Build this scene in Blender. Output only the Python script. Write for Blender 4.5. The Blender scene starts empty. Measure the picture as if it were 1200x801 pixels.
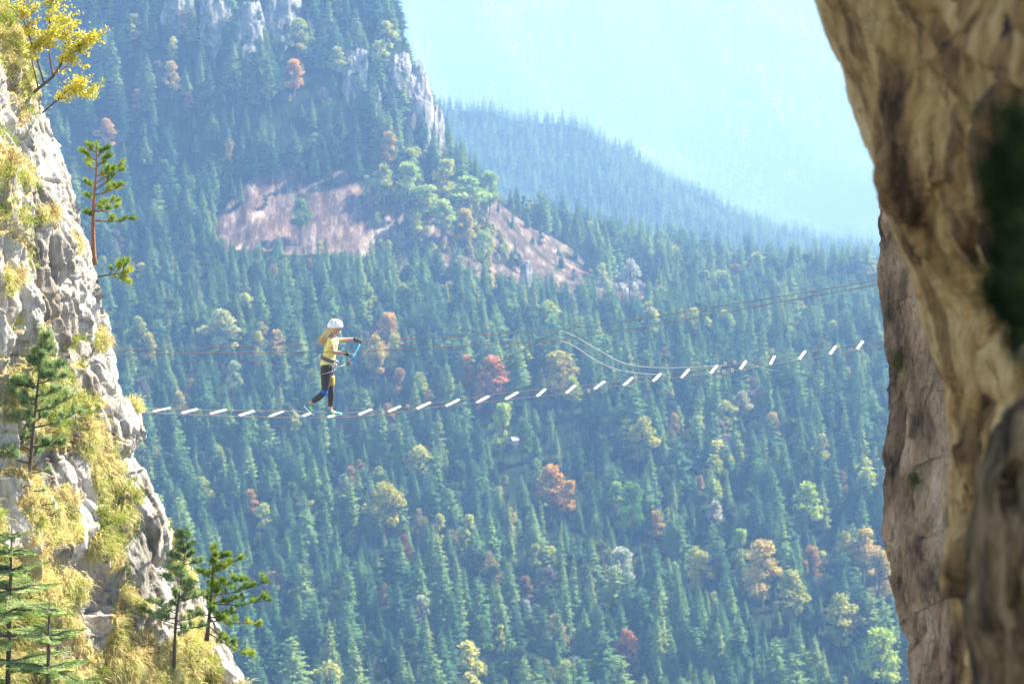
import bpy, bmesh, math, random
import numpy as np
from mathutils import Vector, Matrix
R = math.radians
random.seed(7); rng = np.random.default_rng(7)
scene = bpy.context.scene
COL = scene.collection

# ------------------------------------------------------------------ camera
F = 3333.33                    # focal length in pixels of the 1200 px wide photograph
PITCH = R(9.0)
CP, SP = math.cos(PITCH), math.sin(PITCH)
cam_data = bpy.data.cameras.new("camera"); cam = bpy.data.objects.new("camera", cam_data)
COL.objects.link(cam); scene.camera = cam
cam_data.lens = 100.0; cam_data.sensor_width = 36.0
cam_data.clip_start = 0.5; cam_data.clip_end = 20000
cam.location = (0, 0, 0); cam.rotation_euler = (R(90) - PITCH, 0, 0)
cam_data.dof.use_dof = True; cam_data.dof.focus_distance = 49.5; cam_data.dof.aperture_fstop = 4.0

# ------------------------------------------------------------------ sky and sun
SUN_EL = R(43); SUN_AZ = math.atan2(0.84, 0.54)      # from the right, a little behind the gorge
world = bpy.data.worlds.new("World"); scene.world = world; world.use_nodes = True
wn = world.node_tree.nodes; wl = world.node_tree.links
sky = wn.new("ShaderNodeTexSky"); sky.sky_type = 'NISHITA'; sky.sun_disc = False
sky.sun_elevation = SUN_EL; sky.sun_rotation = SUN_AZ; sky.altitude = 900
sky.air_density = 1.0; sky.dust_density = 0.6
bg = wn["Background"]; bg.inputs[1].default_value = 0.10
wl.new(sky.outputs[0], bg.inputs[0])
sd = bpy.data.lights.new("sun", 'SUN'); sd.energy = 5.0; sd.angle = R(0.5); sd.color = (1.0, 0.95, 0.86)
sun = bpy.data.objects.new("sun", sd); COL.objects.link(sun)
to_sun = Vector((math.sin(SUN_AZ)*math.cos(SUN_EL), math.cos(SUN_AZ)*math.cos(SUN_EL), math.sin(SUN_EL)))
sun.rotation_euler = to_sun.to_track_quat('Z', 'Y').to_euler()
scene.view_settings.view_transform = 'Standard'; scene.view_settings.look = 'None'
scene.view_settings.exposure = 1.9; scene.view_settings.gamma = 1.0
scene.view_settings.use_curve_mapping = False
scene.cycles.max_bounces = 6; scene.cycles.volume_bounces = 0
scene.cycles.use_denoising = True

# ------------------------------------------------------------------ projection helpers (a pixel and a distance give a real point)
def unproj(px, py, Y):
    cx = (np.asarray(px, float) - 600) / F; cy = -(np.asarray(py, float) - 400.5) / F
    d = CP + cy * SP
    return cx / d * Y, Y + 0 * cx, (-SP + cy * CP) / d * Y
def V3(px, py, Y):
    a, b, c = unproj(px, py, Y); return Vector((float(a), float(b), float(c)))
def proj(X, Y, Z):
    zc = Y * CP - Z * SP; yc = Y * SP + Z * CP
    return 600 + F * X / zc, 400.5 - F * yc / zc

# ------------------------------------------------------------------ numpy noise
def _hash(ix, iy, iz, seed):
    h = (ix * 374761393 + iy * 668265263 + iz * 2147483647 + seed * 1274126177) & 0xFFFFFFFF
    h = ((h ^ (h >> 13)) * 1274126177) & 0xFFFFFFFF
    h = (h ^ (h >> 16)) & 0xFFFFFFFF
    h = (h * 2246822519) & 0xFFFFFFFF
    return ((h >> 8) & 0xFFFF) / 32767.5 - 1.0
def vnoise(x, y, z, seed=0):
    x, y, z = np.broadcast_arrays(np.asarray(x, float), np.asarray(y, float), np.asarray(z, float))
    ix = np.floor(x).astype(np.int64); iy = np.floor(y).astype(np.int64); iz = np.floor(z).astype(np.int64)
    fx = x - ix; fy = y - iy; fz = z - iz
    sx = fx*fx*fx*(fx*(fx*6-15)+10); sy = fy*fy*fy*(fy*(fy*6-15)+10); sz = fz*fz*fz*(fz*(fz*6-15)+10)
    out = 0
    for dx in (0, 1):
        for dy in (0, 1):
            for dz in (0, 1):
                w = (sx if dx else 1-sx) * (sy if dy else 1-sy) * (sz if dz else 1-sz)
                out = out + w * _hash(ix+dx, iy+dy, iz+dz, seed)
    return out
def fbm(x, y, z, o=4, seed=0, g=0.5):
    s = 0; a = 1; t = 0
    for i in range(o):
        s = s + a * vnoise(x, y, z, seed+i*17); t += a; a *= g; x = x*2.03; y = y*2.03; z = z*2.03
    return s / t
def ridged(x, y, z, o=4, seed=0, g=0.5):
    s = 0; a = 1; t = 0
    for i in range(o):
        s = s + a * (1 - 2*np.abs(vnoise(x, y, z, seed+i*31))); t += a; a *= g; x = x*2.03; y = y*2.03; z = z*2.03
    return s / t

def worley(x, y, z, seed=0):
    """blocks: (per block height with a tilt of its own, crack mask)"""
    ix = np.floor(x).astype(np.int64); iy = np.floor(y).astype(np.int64); iz = np.floor(z).astype(np.int64)
    f1 = np.full(x.shape, 9.0); f2 = np.full(x.shape, 9.0); h = np.zeros(x.shape)
    for dx in (-1, 0, 1):
        for dy in (-1, 0, 1):
            for dz in (-1, 0, 1):
                cx, cy, cz = ix+dx, iy+dy, iz+dz
                ax = x-(cx+.5+.45*_hash(cx, cy, cz, seed)); ay = y-(cy+.5+.45*_hash(cx, cy, cz, seed+1)); az = z-(cz+.5+.45*_hash(cx, cy, cz, seed+2))
                d = ax*ax+ay*ay+az*az
                hh = _hash(cx, cy, cz, seed+3)*.6 + ax*_hash(cx, cy, cz, seed+4) + az*_hash(cx, cy, cz, seed+5) + ay*_hash(cx, cy, cz, seed+6)
                m = d < f1; f2 = np.where(m, f1, np.minimum(f2, d)); h = np.where(m, hh, h); f1 = np.where(m, d, f1)
    return h, np.clip(1-(np.sqrt(f2)-np.sqrt(f1))/.10, 0, 1)

# ------------------------------------------------------------------ mesh helpers
def tag(o, label=None, cat=None, group=None, kind=None):
    if label: o["label"] = label
    if cat: o["category"] = cat
    if group: o["group"] = group
    if kind: o["kind"] = kind
    return o
def link(name, me, parent=None, col=None):
    o = bpy.data.objects.new(name, me); (col or COL).objects.link(o)
    if parent is not None: o.parent = parent
    return o
def empty(name, loc=(0, 0, 0), rz=0):
    o = bpy.data.objects.new(name, None); COL.objects.link(o); o.location = loc; o.rotation_euler = (0, 0, rz)
    o.empty_display_size = 0.2
    return o
def mesh_np(name, V, Fc, mats=(), smooth=False, midx=None, attrs=None):
    """V (n,3), Fc (m,k) with one k"""
    me = bpy.data.meshes.new(name); V = np.asarray(V, np.float32); Fc = np.asarray(Fc, np.int32)
    m, k = Fc.shape
    me.vertices.add(len(V)); me.vertices.foreach_set("co", V.ravel())
    me.loops.add(m*k); me.loops.foreach_set("vertex_index", Fc.ravel())
    me.polygons.add(m); me.polygons.foreach_set("loop_start", np.arange(m, dtype=np.int32)*k)
    me.polygons.foreach_set("use_smooth", np.full(m, smooth))
    if midx is not None: me.polygons.foreach_set("material_index", np.asarray(midx, np.int32))
    for mt in mats: me.materials.append(mt)
    for an, av in (attrs or {}).items():
        a = me.attributes.new(an, 'FLOAT', 'POINT'); a.data.foreach_set("value", np.asarray(av, np.float32).ravel())
    me.update(calc_edges=True); me.validate()
    return me
def grid_faces(nu, nv):
    i, j = np.meshgrid(np.arange(nu-1), np.arange(nv-1), indexing='ij')
    a = i*nv + j
    return np.stack([a, a+nv, a+nv+1, a+1], -1).reshape(-1, 4)
class MB:
    """collects tubes, boxes and faces, then links them as ONE mesh object"""
    def __init__(s): s.v = []; s.f = []; s.m = []
    def add(s, vs, fs, mi=0):
        b = len(s.v); s.v += [tuple(p) for p in vs]; s.f += [tuple(b+i for i in f) for f in fs]; s.m += [mi]*len(fs); return s
    def tube(s, pts, rad, n=6, mi=0, cap=True):
        pts = [Vector(p) for p in pts]
        if not hasattr(rad, '__len__'): rad = [rad]*len(pts)
        vs = []; up = None
        for i, p in enumerate(pts):
            d = (pts[min(i+1, len(pts)-1)] - pts[max(i-1, 0)])
            if d.length < 1e-9: d = Vector((0, 0, 1))
            d.normalize()
            if up is None:
                up = Vector((0, 0, 1)) if abs(d.z) < .9 else Vector((1, 0, 0))
            a = d.cross(up).normalized(); b = a.cross(d).normalized(); up = b
            for k in range(n):
                t = 2*math.pi*k/n
                vs.append(p + (a*math.cos(t) + b*math.sin(t))*rad[i])
        fs = []
        for i in range(len(pts)-1):
            for k in range(n):
                k2 = (k+1) % n
                fs.append((i*n+k, i*n+k2, (i+1)*n+k2, (i+1)*n+k))
        if cap: fs.append(tuple(range(n))[::-1]); fs.append(tuple((len(pts)-1)*n+k for k in range(n)))
        return s.add(vs, fs, mi)
    def box(s, M, sx, sy, sz, mi=0):
        vs = [M @ Vector((x*sx/2, y*sy/2, z*sz/2)) for x in (-1, 1) for y in (-1, 1) for z in (-1, 1)]
        return s.add(vs, [(0,1,3,2),(4,6,7,5),(0,4,5,1),(2,3,7,6),(0,2,6,4),(1,5,7,3)], mi)
    def ball(s, c, r, n=8, m=6, mi=0, sc=(1, 1, 1)):
        vs = []; c = Vector(c)
        for i in range(m+1):
            ph = math.pi*i/m
            for k in range(n):
                t = 2*math.pi*k/n
                vs.append(c + Vector((math.sin(ph)*math.cos(t)*r*sc[0], math.sin(ph)*math.sin(t)*r*sc[1], math.cos(ph)*r*sc[2])))
        fs = [(i*n+k, (i+1)*n+k, (i+1)*n+(k+1) % n, i*n+(k+1) % n) for i in range(m) for k in range(n)]
        return s.add(vs, fs, mi)
    def mesh(s, name, mats, smooth=False):
        me = bpy.data.meshes.new(name); me.from_pydata(s.v, [], s.f)
        for mt in (mats if isinstance(mats, (list, tuple)) else [mats]): me.materials.append(mt)
        me.polygons.foreach_set("material_index", s.m); me.polygons.foreach_set("use_smooth", [smooth]*len(s.f))
        me.update(); return me
    def build(s, name, mats, parent=None, smooth=False):
        return link(name, s.mesh(name, mats, smooth), parent)

# ------------------------------------------------------------------ materials
def mat_base(name):
    m = bpy.data.materials.new(name); m.use_nodes = True
    nt = m.node_tree; return m, nt, nt.nodes, nt.links, nt.nodes["Principled BSDF"]
def simple(name, c, rough=0.6, metal=0.0, noise=0.0, nscale=20, spec=0.5):
    m, nt, N, L, P = mat_base(name)
    P.inputs["Roughness"].default_value = rough; P.inputs["Metallic"].default_value = metal
    P.inputs["Specular IOR Level"].default_value = spec
    P.inputs["Base Color"].default_value = (*c, 1)
    if noise:
        tc = N.new("ShaderNodeTexCoord"); nz = N.new("ShaderNodeTexNoise"); nz.inputs["Scale"].default_value = nscale
        nz.inputs["Detail"].default_value = 4
        L.new(tc.outputs["Object"], nz.inputs["Vector"])
        mx = N.new("ShaderNodeMix"); mx.data_type = 'RGBA'
        mx.inputs[6].default_value = (*[v*(1-noise) for v in c], 1); mx.inputs[7].default_value = (*[min(1, v*(1+noise)) for v in c], 1)
        L.new(nz.outputs[0], mx.inputs[0]); L.new(mx.outputs[2], P.inputs["Base Color"])
    return m
def ramp(N, stops):
    r = N.new("ShaderNodeValToRGB"); e = r.color_ramp.elements
    while len(e) < len(stops): e.new(0.5)
    for i, (p, c) in enumerate(stops):
        e[i].position = p; e[i].color = (*c, 1) if len(c) == 3 else c
    return r
def foliage(name, stops, trans=0.35, use_color=False, nscale=0.25, rand=True, isl=0.0):
    """leaf material: diffuse and translucent; colour picked per tree (random of the object) and per clump (noise)"""
    m = bpy.data.materials.new(name); m.use_nodes = True; nt = m.node_tree; N = nt.nodes; L = nt.links
    N.clear(); out = N.new("ShaderNodeOutputMaterial")
    oi = N.new("ShaderNodeObjectInfo"); tc = N.new("ShaderNodeTexCoord")
    nz = N.new("ShaderNodeTexNoise"); nz.inputs["Scale"].default_value = nscale; nz.inputs["Detail"].default_value = 3
    L.new(tc.outputs["Object"], nz.inputs["Vector"])
    ma = N.new("ShaderNodeMath"); ma.operation = 'MULTIPLY_ADD'; ma.inputs[1].default_value = 0.75 if rand else 0.0
    L.new(oi.outputs["Random"], ma.inputs[0])
    mb = N.new("ShaderNodeMath"); mb.operation = 'MULTIPLY_ADD'; mb.inputs[1].default_value = 0.6 if rand else 1.4; mb.inputs[2].default_value = -0.2
    L.new(nz.outputs[0], mb.inputs[0]); L.new(mb.outputs[0], ma.inputs[2])
    fac = ma.outputs[0]
    if isl:
        ge = N.new("ShaderNodeNewGeometry"); mi_ = N.new("ShaderNodeMath"); mi_.operation = 'MULTIPLY_ADD'; mi_.inputs[1].default_value = isl
        L.new(ge.outputs["Random Per Island"], mi_.inputs[0]); sb = N.new("ShaderNodeMath"); sb.operation = 'SUBTRACT'; sb.inputs[1].default_value = isl/2
        L.new(fac, sb.inputs[0]); L.new(sb.outputs[0], mi_.inputs[2]); fac = mi_.outputs[0]
    r = ramp(N, stops); L.new(fac, r.inputs[0])
    col = r.outputs[0]
    if use_color:
        mx = N.new("ShaderNodeMix"); mx.data_type = 'RGBA'; mx.blend_type = 'MULTIPLY'; mx.inputs[0].default_value = 1
        L.new(oi.outputs["Color"], mx.inputs[6]); L.new(col, mx.inputs[7]); col = mx.outputs[2]
    d = N.new("ShaderNodeBsdfDiffuse"); t = N.new("ShaderNodeBsdfTranslucent"); mix = N.new("ShaderNodeMixShader")
    mix.inputs[0].default_value = trans
    L.new(col, d.inputs[0]); L.new(col, t.inputs[0]); L.new(d.outputs[0], mix.inputs[1]); L.new(t.outputs[0], mix.inputs[2])
    L.new(mix.outputs[0], out.inputs[0])
    return m
def rock_mat(name, stops, vegstops=None, scale=1.0, bump=0.5, stretch=(1, 1, .35), fine=8.0, vegname="veg"):
    m, nt, N, L, P = mat_base(name)
    P.inputs["Roughness"].default_value = 0.92; P.inputs["Specular IOR Level"].default_value = 0.15
    tc = N.new("ShaderNodeTexCoord"); mp = N.new("ShaderNodeMapping"); mp.inputs["Scale"].default_value = stretch
    L.new(tc.outputs["Object"], mp.inputs["Vector"])
    n1 = N.new("ShaderNodeTexNoise"); n1.inputs["Scale"].default_value = scale; n1.inputs["Detail"].default_value = 8; n1.inputs["Roughness"].default_value = .65
    L.new(mp.outputs[0], n1.inputs["Vector"])
    r = ramp(N, stops); L.new(n1.outputs[0], r.inputs[0])
    n2 = N.new("ShaderNodeTexNoise"); n2.inputs["Scale"].default_value = scale*fine; n2.inputs["Detail"].default_value = 8; n2.inputs["Roughness"].default_value = .7
    L.new(mp.outputs[0], n2.inputs["Vector"])
    sp = ramp(N, [(0.33, (.35, .35, .35)), (0.5, (1, 1, 1))]); L.new(n2.outputs[0], sp.inputs[0])
    mx = N.new("ShaderNodeMix"); mx.data_type = 'RGBA'; mx.blend_type = 'MULTIPLY'; mx.inputs[0].default_value = .75
    L.new(r.outputs[0], mx.inputs[6]); L.new(sp.outputs[0], mx.inputs[7]); col = mx.outputs[2]
    if vegstops:
        at = N.new("ShaderNodeAttribute"); at.attribute_name = vegname
        n3 = N.new("ShaderNodeTexNoise"); n3.inputs["Scale"].default_value = scale*3; n3.inputs["Detail"].default_value = 6
        L.new(tc.outputs["Object"], n3.inputs["Vector"])
        vr = ramp(N, vegstops); L.new(n3.outputs[0], vr.inputs[0])
        add = N.new("ShaderNodeMath"); add.operation = 'MULTIPLY_ADD'; add.inputs[1].default_value = .5
        L.new(n2.outputs[0], add.inputs[0]); L.new(at.outputs["Fac"], add.inputs[2])
        mr = N.new("ShaderNodeMapRange"); mr.inputs[1].default_value = .62; mr.inputs[2].default_value = .82
        L.new(add.outputs[0], mr.inputs[0])
        m2 = N.new("ShaderNodeMix"); m2.data_type = 'RGBA'
        L.new(mr.outputs[0], m2.inputs[0]); L.new(col, m2.inputs[6]); L.new(vr.outputs[0], m2.inputs[7]); col = m2.outputs[2]
    L.new(col, P.inputs["Base Color"])
    b = N.new("ShaderNodeBump"); b.inputs["Strength"].default_value = bump; b.inputs["Distance"].default_value = .06
    L.new(n2.outputs[0], b.inputs["Height"]); L.new(b.outputs[0], P.inputs["Normal"])
    return m

M_bark = simple("bark_grey", (.10, .075, .055), .95, noise=.4, nscale=30)
M_pinebark = simple("bark_red", (.26, .12, .06), .95, noise=.4, nscale=25)
M_spruce = foliage("spruce_needles", [(0.0, (.022, .060, .032)), (.3, (.050, .12, .052)), (.6, (.105, .19, .062)), (.85, (.18, .25, .07)), (1.0, (.20, .20, .09))], .25)
M_leafcol = foliage("autumn_leaves", [(.12, (.22, .45, .35)), (.38, (.55, .75, .6)), (.55, (1, 1, 1)), (.9, (1.1, 1.25, 1.2))], .4, use_color=True, nscale=.35, rand=False, isl=.45)

# ------------------------------------------------------------------ terrain profiles
def tan_row(row):
    cy = -(np.asarray(row, float) - 400.5) / F
    return (-SP + cy*CP) / (CP + cy*SP)
PX = np.array([-400, 0, 200, 300, 400, 455, 480, 520, 560, 600, 660, 720, 800, 900, 1030, 1400], float)
K = []   # knots: (Y array, z array) over PX
def knot(Ys, rows=None, zs=None):
    Ys = np.broadcast_to(np.asarray(Ys, float), PX.shape).copy()
    zs = tan_row(np.broadcast_to(np.asarray(rows, float), PX.shape)) * Ys if rows is not None else np.broadcast_to(np.asarray(zs, float), PX.shape)
    K.append((Ys, zs))
knot(120, zs=-330); knot(500, zs=-300); knot(900, rows=801); knot(1150, rows=[493]*9+[497, 500, 500, 505, 510, 515, 515])
knot(1300, rows=[365, 365, 365, 365, 368, 370, 372, 375, 380, 385, 395, 400, 405, 410, 415, 420])
knot([1400, 1400, 1400, 1390, 1400, 1410, 1415, 1420, 1430, 1440, 1455, 1460, 1500, 1560, 1600, 1600],
     rows=[292, 292, 290, 285, 300, 305, 308, 312, 322, 335, 345, 350, 350, 352, 358, 360])
knot([1440, 1440, 1440, 1440, 1450, 1460, 1465, 1475, 1490, 1520, 1570, 1610, 1690, 1760, 1820, 1820],
     rows=[205, 205, 200, 193, 205, 212, 215, 220, 240, 262, 290, 315, 330, 338, 346, 350])
knot([1620, 1620, 1620, 1620, 1600, 1570, 1545, 1535, 1560, 1600, 1680, 1760, 1850, 1950, 2050, 2200],
     rows=[-170, -170, -170, -150, -90, 0, 85, 180, 215, 232, 265, 292, 312, 325, 335, 345])
Yc, zc_ = K[-1]
K.append((Yc+160, zc_-95)); K.append((np.full(len(PX), 2520.), np.full(len(PX), -395.)))
K.append((np.full(len(PX), 2730.), np.interp(PX, [300, 560, 700, 1000, 1400], [-300, -320, -350, -395, -430])))
PXB = np.array([-400, 200, 455, 540, 620, 700, 800, 900, 1000, 1100, 1400]); RWB = np.array([40, 80, 118, 140, 150, 178, 215, 255, 290, 325, 420])
rb = np.interp(PX, PXB, RWB); zb = tan_row(rb)*3000
K.append((np.full(len(PX), 3000.), zb)); K.append((np.full(len(PX), 3300.), zb-150)); K.append((np.full(len(PX), 5000.), np.full(len(PX), -700.)))
K.append((np.full(len(PX), 6500.), np.full(len(PX), -665.)))
K.append((np.full(len(PX), 9000.), np.interp(PX, [-400, 400, 1000, 1400], [180, 150, 120, 100])))
K.append((np.full(len(PX), 9900.), np.full(len(PX), 90.)))
CREST = 7
def terrain(X, Y, rough=True):
    X = np.asarray(X, float); Y = np.asarray(Y, float); px = 600 + X/Y*F*CP; z = None
    for it in range(2):
        z = np.full(X.shape, np.nan); yk = [np.interp(px, PX, k[0]) for k in K]; zk = [np.interp(px, PX, k[1]) for k in K]
        z = np.where(Y <= yk[0], zk[0], zk[-1])
        for i in range(len(K)-1):
            m = (Y > yk[i]) & (Y <= yk[i+1]); t = (Y-yk[i])/(yk[i+1]-yk[i])
            z = np.where(m, zk[i]*(1-t)+zk[i+1]*t, z)
        zc = Y*CP - z*SP; px = 600 + F*X/zc
    if rough:
        s = np.clip((Y-300)/600, 0, 1)
        z = z + s*(fbm(X/100, Y/90, 0, 3, 5)*10 + ridged(X/60, Y/110, 0, 3, 9)*3.5)
        s2 = np.clip((Y-2400)/400, 0, 1); z = z + s2*(ridged(X/210, Y/400, 0, 4, 19)*22)
        s3 = np.clip((Y-3800)/800, 0, 1); z = z + s3*(ridged(X/520 + Y/1900, Y/2100, 0, 4, 29)*170)
    return z
SCARS = [[(250, 265), (300, 205), (335, 196), (400, 206), (450, 232), (490, 240), (545, 262), (600, 305), (655, 352), (610, 345), (540, 325), (440, 306), (380, 298), (270, 290)],
         [(548, 228), (585, 240), (640, 272), (685, 300), (705, 342), (665, 352), (625, 330), (580, 285)],
         [(690, 345), (720, 330), (765, 330), (770, 345), (730, 362), (700, 365)]]
def inpoly(x, y, poly):
    inside = np.zeros(x.shape, bool); n = len(poly)
    for i in range(n):
        x1, y1 = poly[i]; x2, y2 = poly[(i+1) % n]
        c = ((y1 > y) != (y2 > y)) & (x < (x2-x1)*(y-y1)/(y2-y1+1e-9)+x1); inside ^= c
    return inside
def scar(X, Y, Z):
    px, py = proj(X, Y, Z); n1 = fbm(X/14, Y/14, 0, 3, 77)*9; n2 = fbm(X/14, Y/14, 7.7, 3, 78)*9
    s = np.zeros(px.shape)
    for p, q in zip(SCARS, (1.0, .75, 1.0)): s = np.maximum(s, inpoly(px+n1, py+n2, p)*q)  # second scar blends towards the dark floor colour, its shade put into the colour
    return s * ((Y > 1330) & (Y < 1850)) * (fbm(X/17, Y/13, 0, 3, 79) > -.5)
def landsheet(name, a0, a1, na, ys, mat, label_kind='structure'):
    aa = np.linspace(a0, a1, na); A, YY = np.meshgrid(aa, ys, indexing='ij'); XX = A*YY; Z = terrain(XX, YY)
    sc = scar(XX, YY, Z)
    if ys[0] < 1500:   # gullies in the bare landslip
        gz = ridged(XX/16+YY/90, YY/80, 0, 4, 55)
        Z = Z + sc*(gz*3.0 - 1.0)
    V = np.stack([XX, YY, Z], -1).reshape(-1, 3)
    me = mesh_np(name, V, grid_faces(na, len(ys)), [mat], True, attrs={"scar": sc})
    o = link(name, me); tag(o, kind=label_kind); return o
def ground_mat():
    m, nt, N, L, P = mat_base("forest_floor"); P.inputs["Roughness"].default_value = 1; P.inputs["Specular IOR Level"].default_value = 0
    tc = N.new("ShaderNodeTexCoord"); n = N.new("ShaderNodeTexNoise"); n.inputs["Scale"].default_value = .05; n.inputs["Detail"].default_value = 9; n.inputs["Roughness"].default_value = .7
    L.new(tc.outputs["Object"], n.inputs["Vector"])
    g = ramp(N, [(.3, (.010, .018, .009)), (.55, (.02, .032, .013)), (.75, (.05, .06, .02))]); L.new(n.outputs[0], g.inputs[0])
    n2 = N.new("ShaderNodeTexNoise"); n2.inputs["Scale"].default_value = .13; n2.inputs["Detail"].default_value = 9; n2.inputs["Roughness"].default_value = .75
    mp = N.new("ShaderNodeMapping"); mp.inputs["Scale"].default_value = (1.6, .4, .6); L.new(tc.outputs["Object"], mp.inputs["Vector"]); L.new(mp.outputs[0], n2.inputs["Vector"])
    s = ramp(N, [(.34, (.045, .028, .02)), (.47, (.085, .056, .044)), (.56, (.18, .13, .10)), (.66, (.36, .31, .25))]); L.new(n2.outputs[0], s.inputs[0])
    at = N.new("ShaderNodeAttribute"); at.attribute_name = "scar"
    mx = N.new("ShaderNodeMix"); mx.data_type = 'RGBA'; L.new(at.outputs["Fac"], mx.inputs[0]); L.new(g.outputs[0], mx.inputs[6]); L.new(s.outputs[0], mx.inputs[7])
    L.new(mx.outputs[2], P.inputs["Base Color"])
    b = N.new("ShaderNodeBump"); b.inputs["Strength"].default_value = .8; b.inputs["Distance"].default_value = 2; L.new(n2.outputs[0], b.inputs["Height"]); L.new(b.outputs[0], P.inputs["Normal"])
    return m
M_ground = ground_mat()
landsheet("valley_slope", -.62, .62, 420, np.concatenate([np.linspace(-1, 1, 2)*0+[60, 300], np.linspace(500, 1250, 90), np.linspace(1256, 1900, 190), np.linspace(1920, 2520, 30)]), M_ground)
landsheet("middle_ridge", -.62, .62, 260, np.linspace(2520, 3800, 110), M_ground)
landsheet("far_mountain", -.62, .62, 300, np.linspace(3800, 9900, 190), M_ground)

# ------------------------------------------------------------------ tree prototypes
def spruce_mesh(name, seed, H=22.0, Rr=3.4, levels=24, nb=9, detail=2, mats=None, ragged=.25, blunt=.9):
    r = random.Random(seed); V = []; Fc = []; mi = []
    def tri(a, b, c, m=1):
        n = len(V); V.extend([a, b, c]); Fc.append((n, n+1, n+2)); mi.append(m)
    # tapered trunk
    tn = 5
    for k in range(tn):
        a0 = 2*math.pi*k/tn; a1 = 2*math.pi*(k+1)/tn; rb = H*.012
        tri((rb*math.cos(a0), rb*math.sin(a0), -1.5), (rb*math.cos(a1), rb*math.sin(a1), -1.5), (0, 0, H*.97), 0)
    z0 = H*(.06+.10*r.random())
    for i in range(levels):
        t = i/(levels-1); z = z0 + (H*.985-z0)*t**.92
        env = Rr*((1-t)**blunt)*(1-.12*math.exp(-t*12)) + .10
        if r.random() < ragged*.5: env *= .75
        n = max(4, int(nb*(1-.45*t)))
        off = r.random()*6.28
        for k in range(n):
            az = off + 2*math.pi*(k+.5*r.random())/n; ln = env*(1-ragged+ragged*1.6*r.random())
            zz = z + (r.random()-.5)*.6*(H/levels); droop = (.30*(1-t)+.02-.25*t)*ln
            ca, sa = math.cos(az), math.sin(az); w = ln*.26+.12
            base = (0.04*ca, .04*sa, zz+.05*ln)
            mid = (ln*.55*ca, ln*.55*sa, zz-droop*.55+.04*ln); tip = (ln*ca, ln*sa, zz-droop*.85)
            L_ = (ln*.62*ca-w*sa, ln*.62*sa+w*ca, zz-droop*.9-.16*ln*(.6+.6*r.random())); R_ = (ln*.62*ca+w*sa, ln*.62*sa-w*ca, zz-droop*.9-.16*ln*(.6+.6*r.random()))
            tri(base, L_, mid); tri(base, mid, R_); tri(mid, L_, tip); tri(mid, tip, R_)
            if detail >= 2:
                for s in range(3):     # hanging side twigs give the crown a torn outline
                    q = .35+.6*r.random(); sd = 1 if r.random() < .5 else -1; ww = w*(1.0-.3*r.random())*sd
                    px, py, pz = ln*q*ca, ln*q*sa, zz-droop*q
                    tri((px, py, pz), (px+ww*-sa+.1*ln*ca, py+ww*ca+.1*ln*sa, pz-.10*ln), (px+.22*ln*ca-.3*ww*sa, py+.22*ln*sa+.3*ww*ca, pz-.16*ln-.25*r.random()))
    return mesh_np(name, np.array(V), np.array(Fc), mats or [M_bark, M_spruce], False, mi)
def broad_mesh(name, seed, H=15.0, cr=4.2, n=1500, leaf=.55, mats=None, tall=1.25, crown_base=.25, split=False):
    """broadleaf tree: trunk, limbs and many small leaf clumps spread through lobes"""
    r = np.random.default_rng(seed); rr = random.Random(seed)
    mb = MB(); mb.tube([(0, 0, -1.2), (.1, 0, H*.3), (0, .15, H*.6), (0, 0, H*.85)], [H*.018, H*.014, H*.009, H*.004], 6)
    lobes = []
    for i in range(22):
        a = rr.random()*6.28; zt = crown_base + (.92-crown_base)*rr.random(); e = math.sin(math.pi*min(1, (zt-crown_base+.12)/(1.02-crown_base)))**.6
        d = cr*e*(.25+.45*rr.random()); c = (d*math.cos(a), d*math.sin(a), zt*H)
        lobes.append((c, cr*(.15+.30*rr.random())))
        mb.tube([(0, 0, max(.2*H, zt*H-.22*H)), (c[0]*.5, c[1]*.5, zt*H-.08*H), c], [H*.007, H*.005, H*.002], 4)
    lobes.append(((0, 0, H*.88), cr*.35))
    w = np.array([l[1]**2 for l in lobes]); w /= w.sum(); idx = r.choice(len(lobes), n, p=w)
    C = np.array([l[0] for l in lobes])[idx]; rad = np.array([l[1] for l in lobes])[idx]
    d = r.normal(size=(n, 3)); d /= np.linalg.norm(d, axis=1)[:, None]
    P = C + d*(rad*r.random(n)**.4)[:, None]*np.array([1, 1, tall*.8])
    u = r.normal(size=(n, 3)); u /= np.linalg.norm(u, axis=1)[:, None]; v = np.cross(u, r.normal(size=(n, 3))); v /= np.linalg.norm(v, axis=1)[:, None]
    s = leaf*(.5+.8*r.random(n))[:, None]
    Q = np.stack([P-u*s, P+v*s*.6, P+u*s, P-v*s*.6], 1).reshape(-1, 3)
    Fq = np.arange(4*n).reshape(-1, 4)
    if split:
        return mb.mesh(name+"_trunk", [M_bark]), mesh_np(name+"_crown", Q, Fq, [mats[1]])
    b = len(mb.v); tris = [f for f in mb.f if len(f) == 4]
    V = np.concatenate([np.array(mb.v), Q]); FF = np.concatenate([np.array(tris), Fq+b]); mi = [0]*len(tris)+[1]*n
    return mesh_np(name, V, FF, mats, False, mi)

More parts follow.
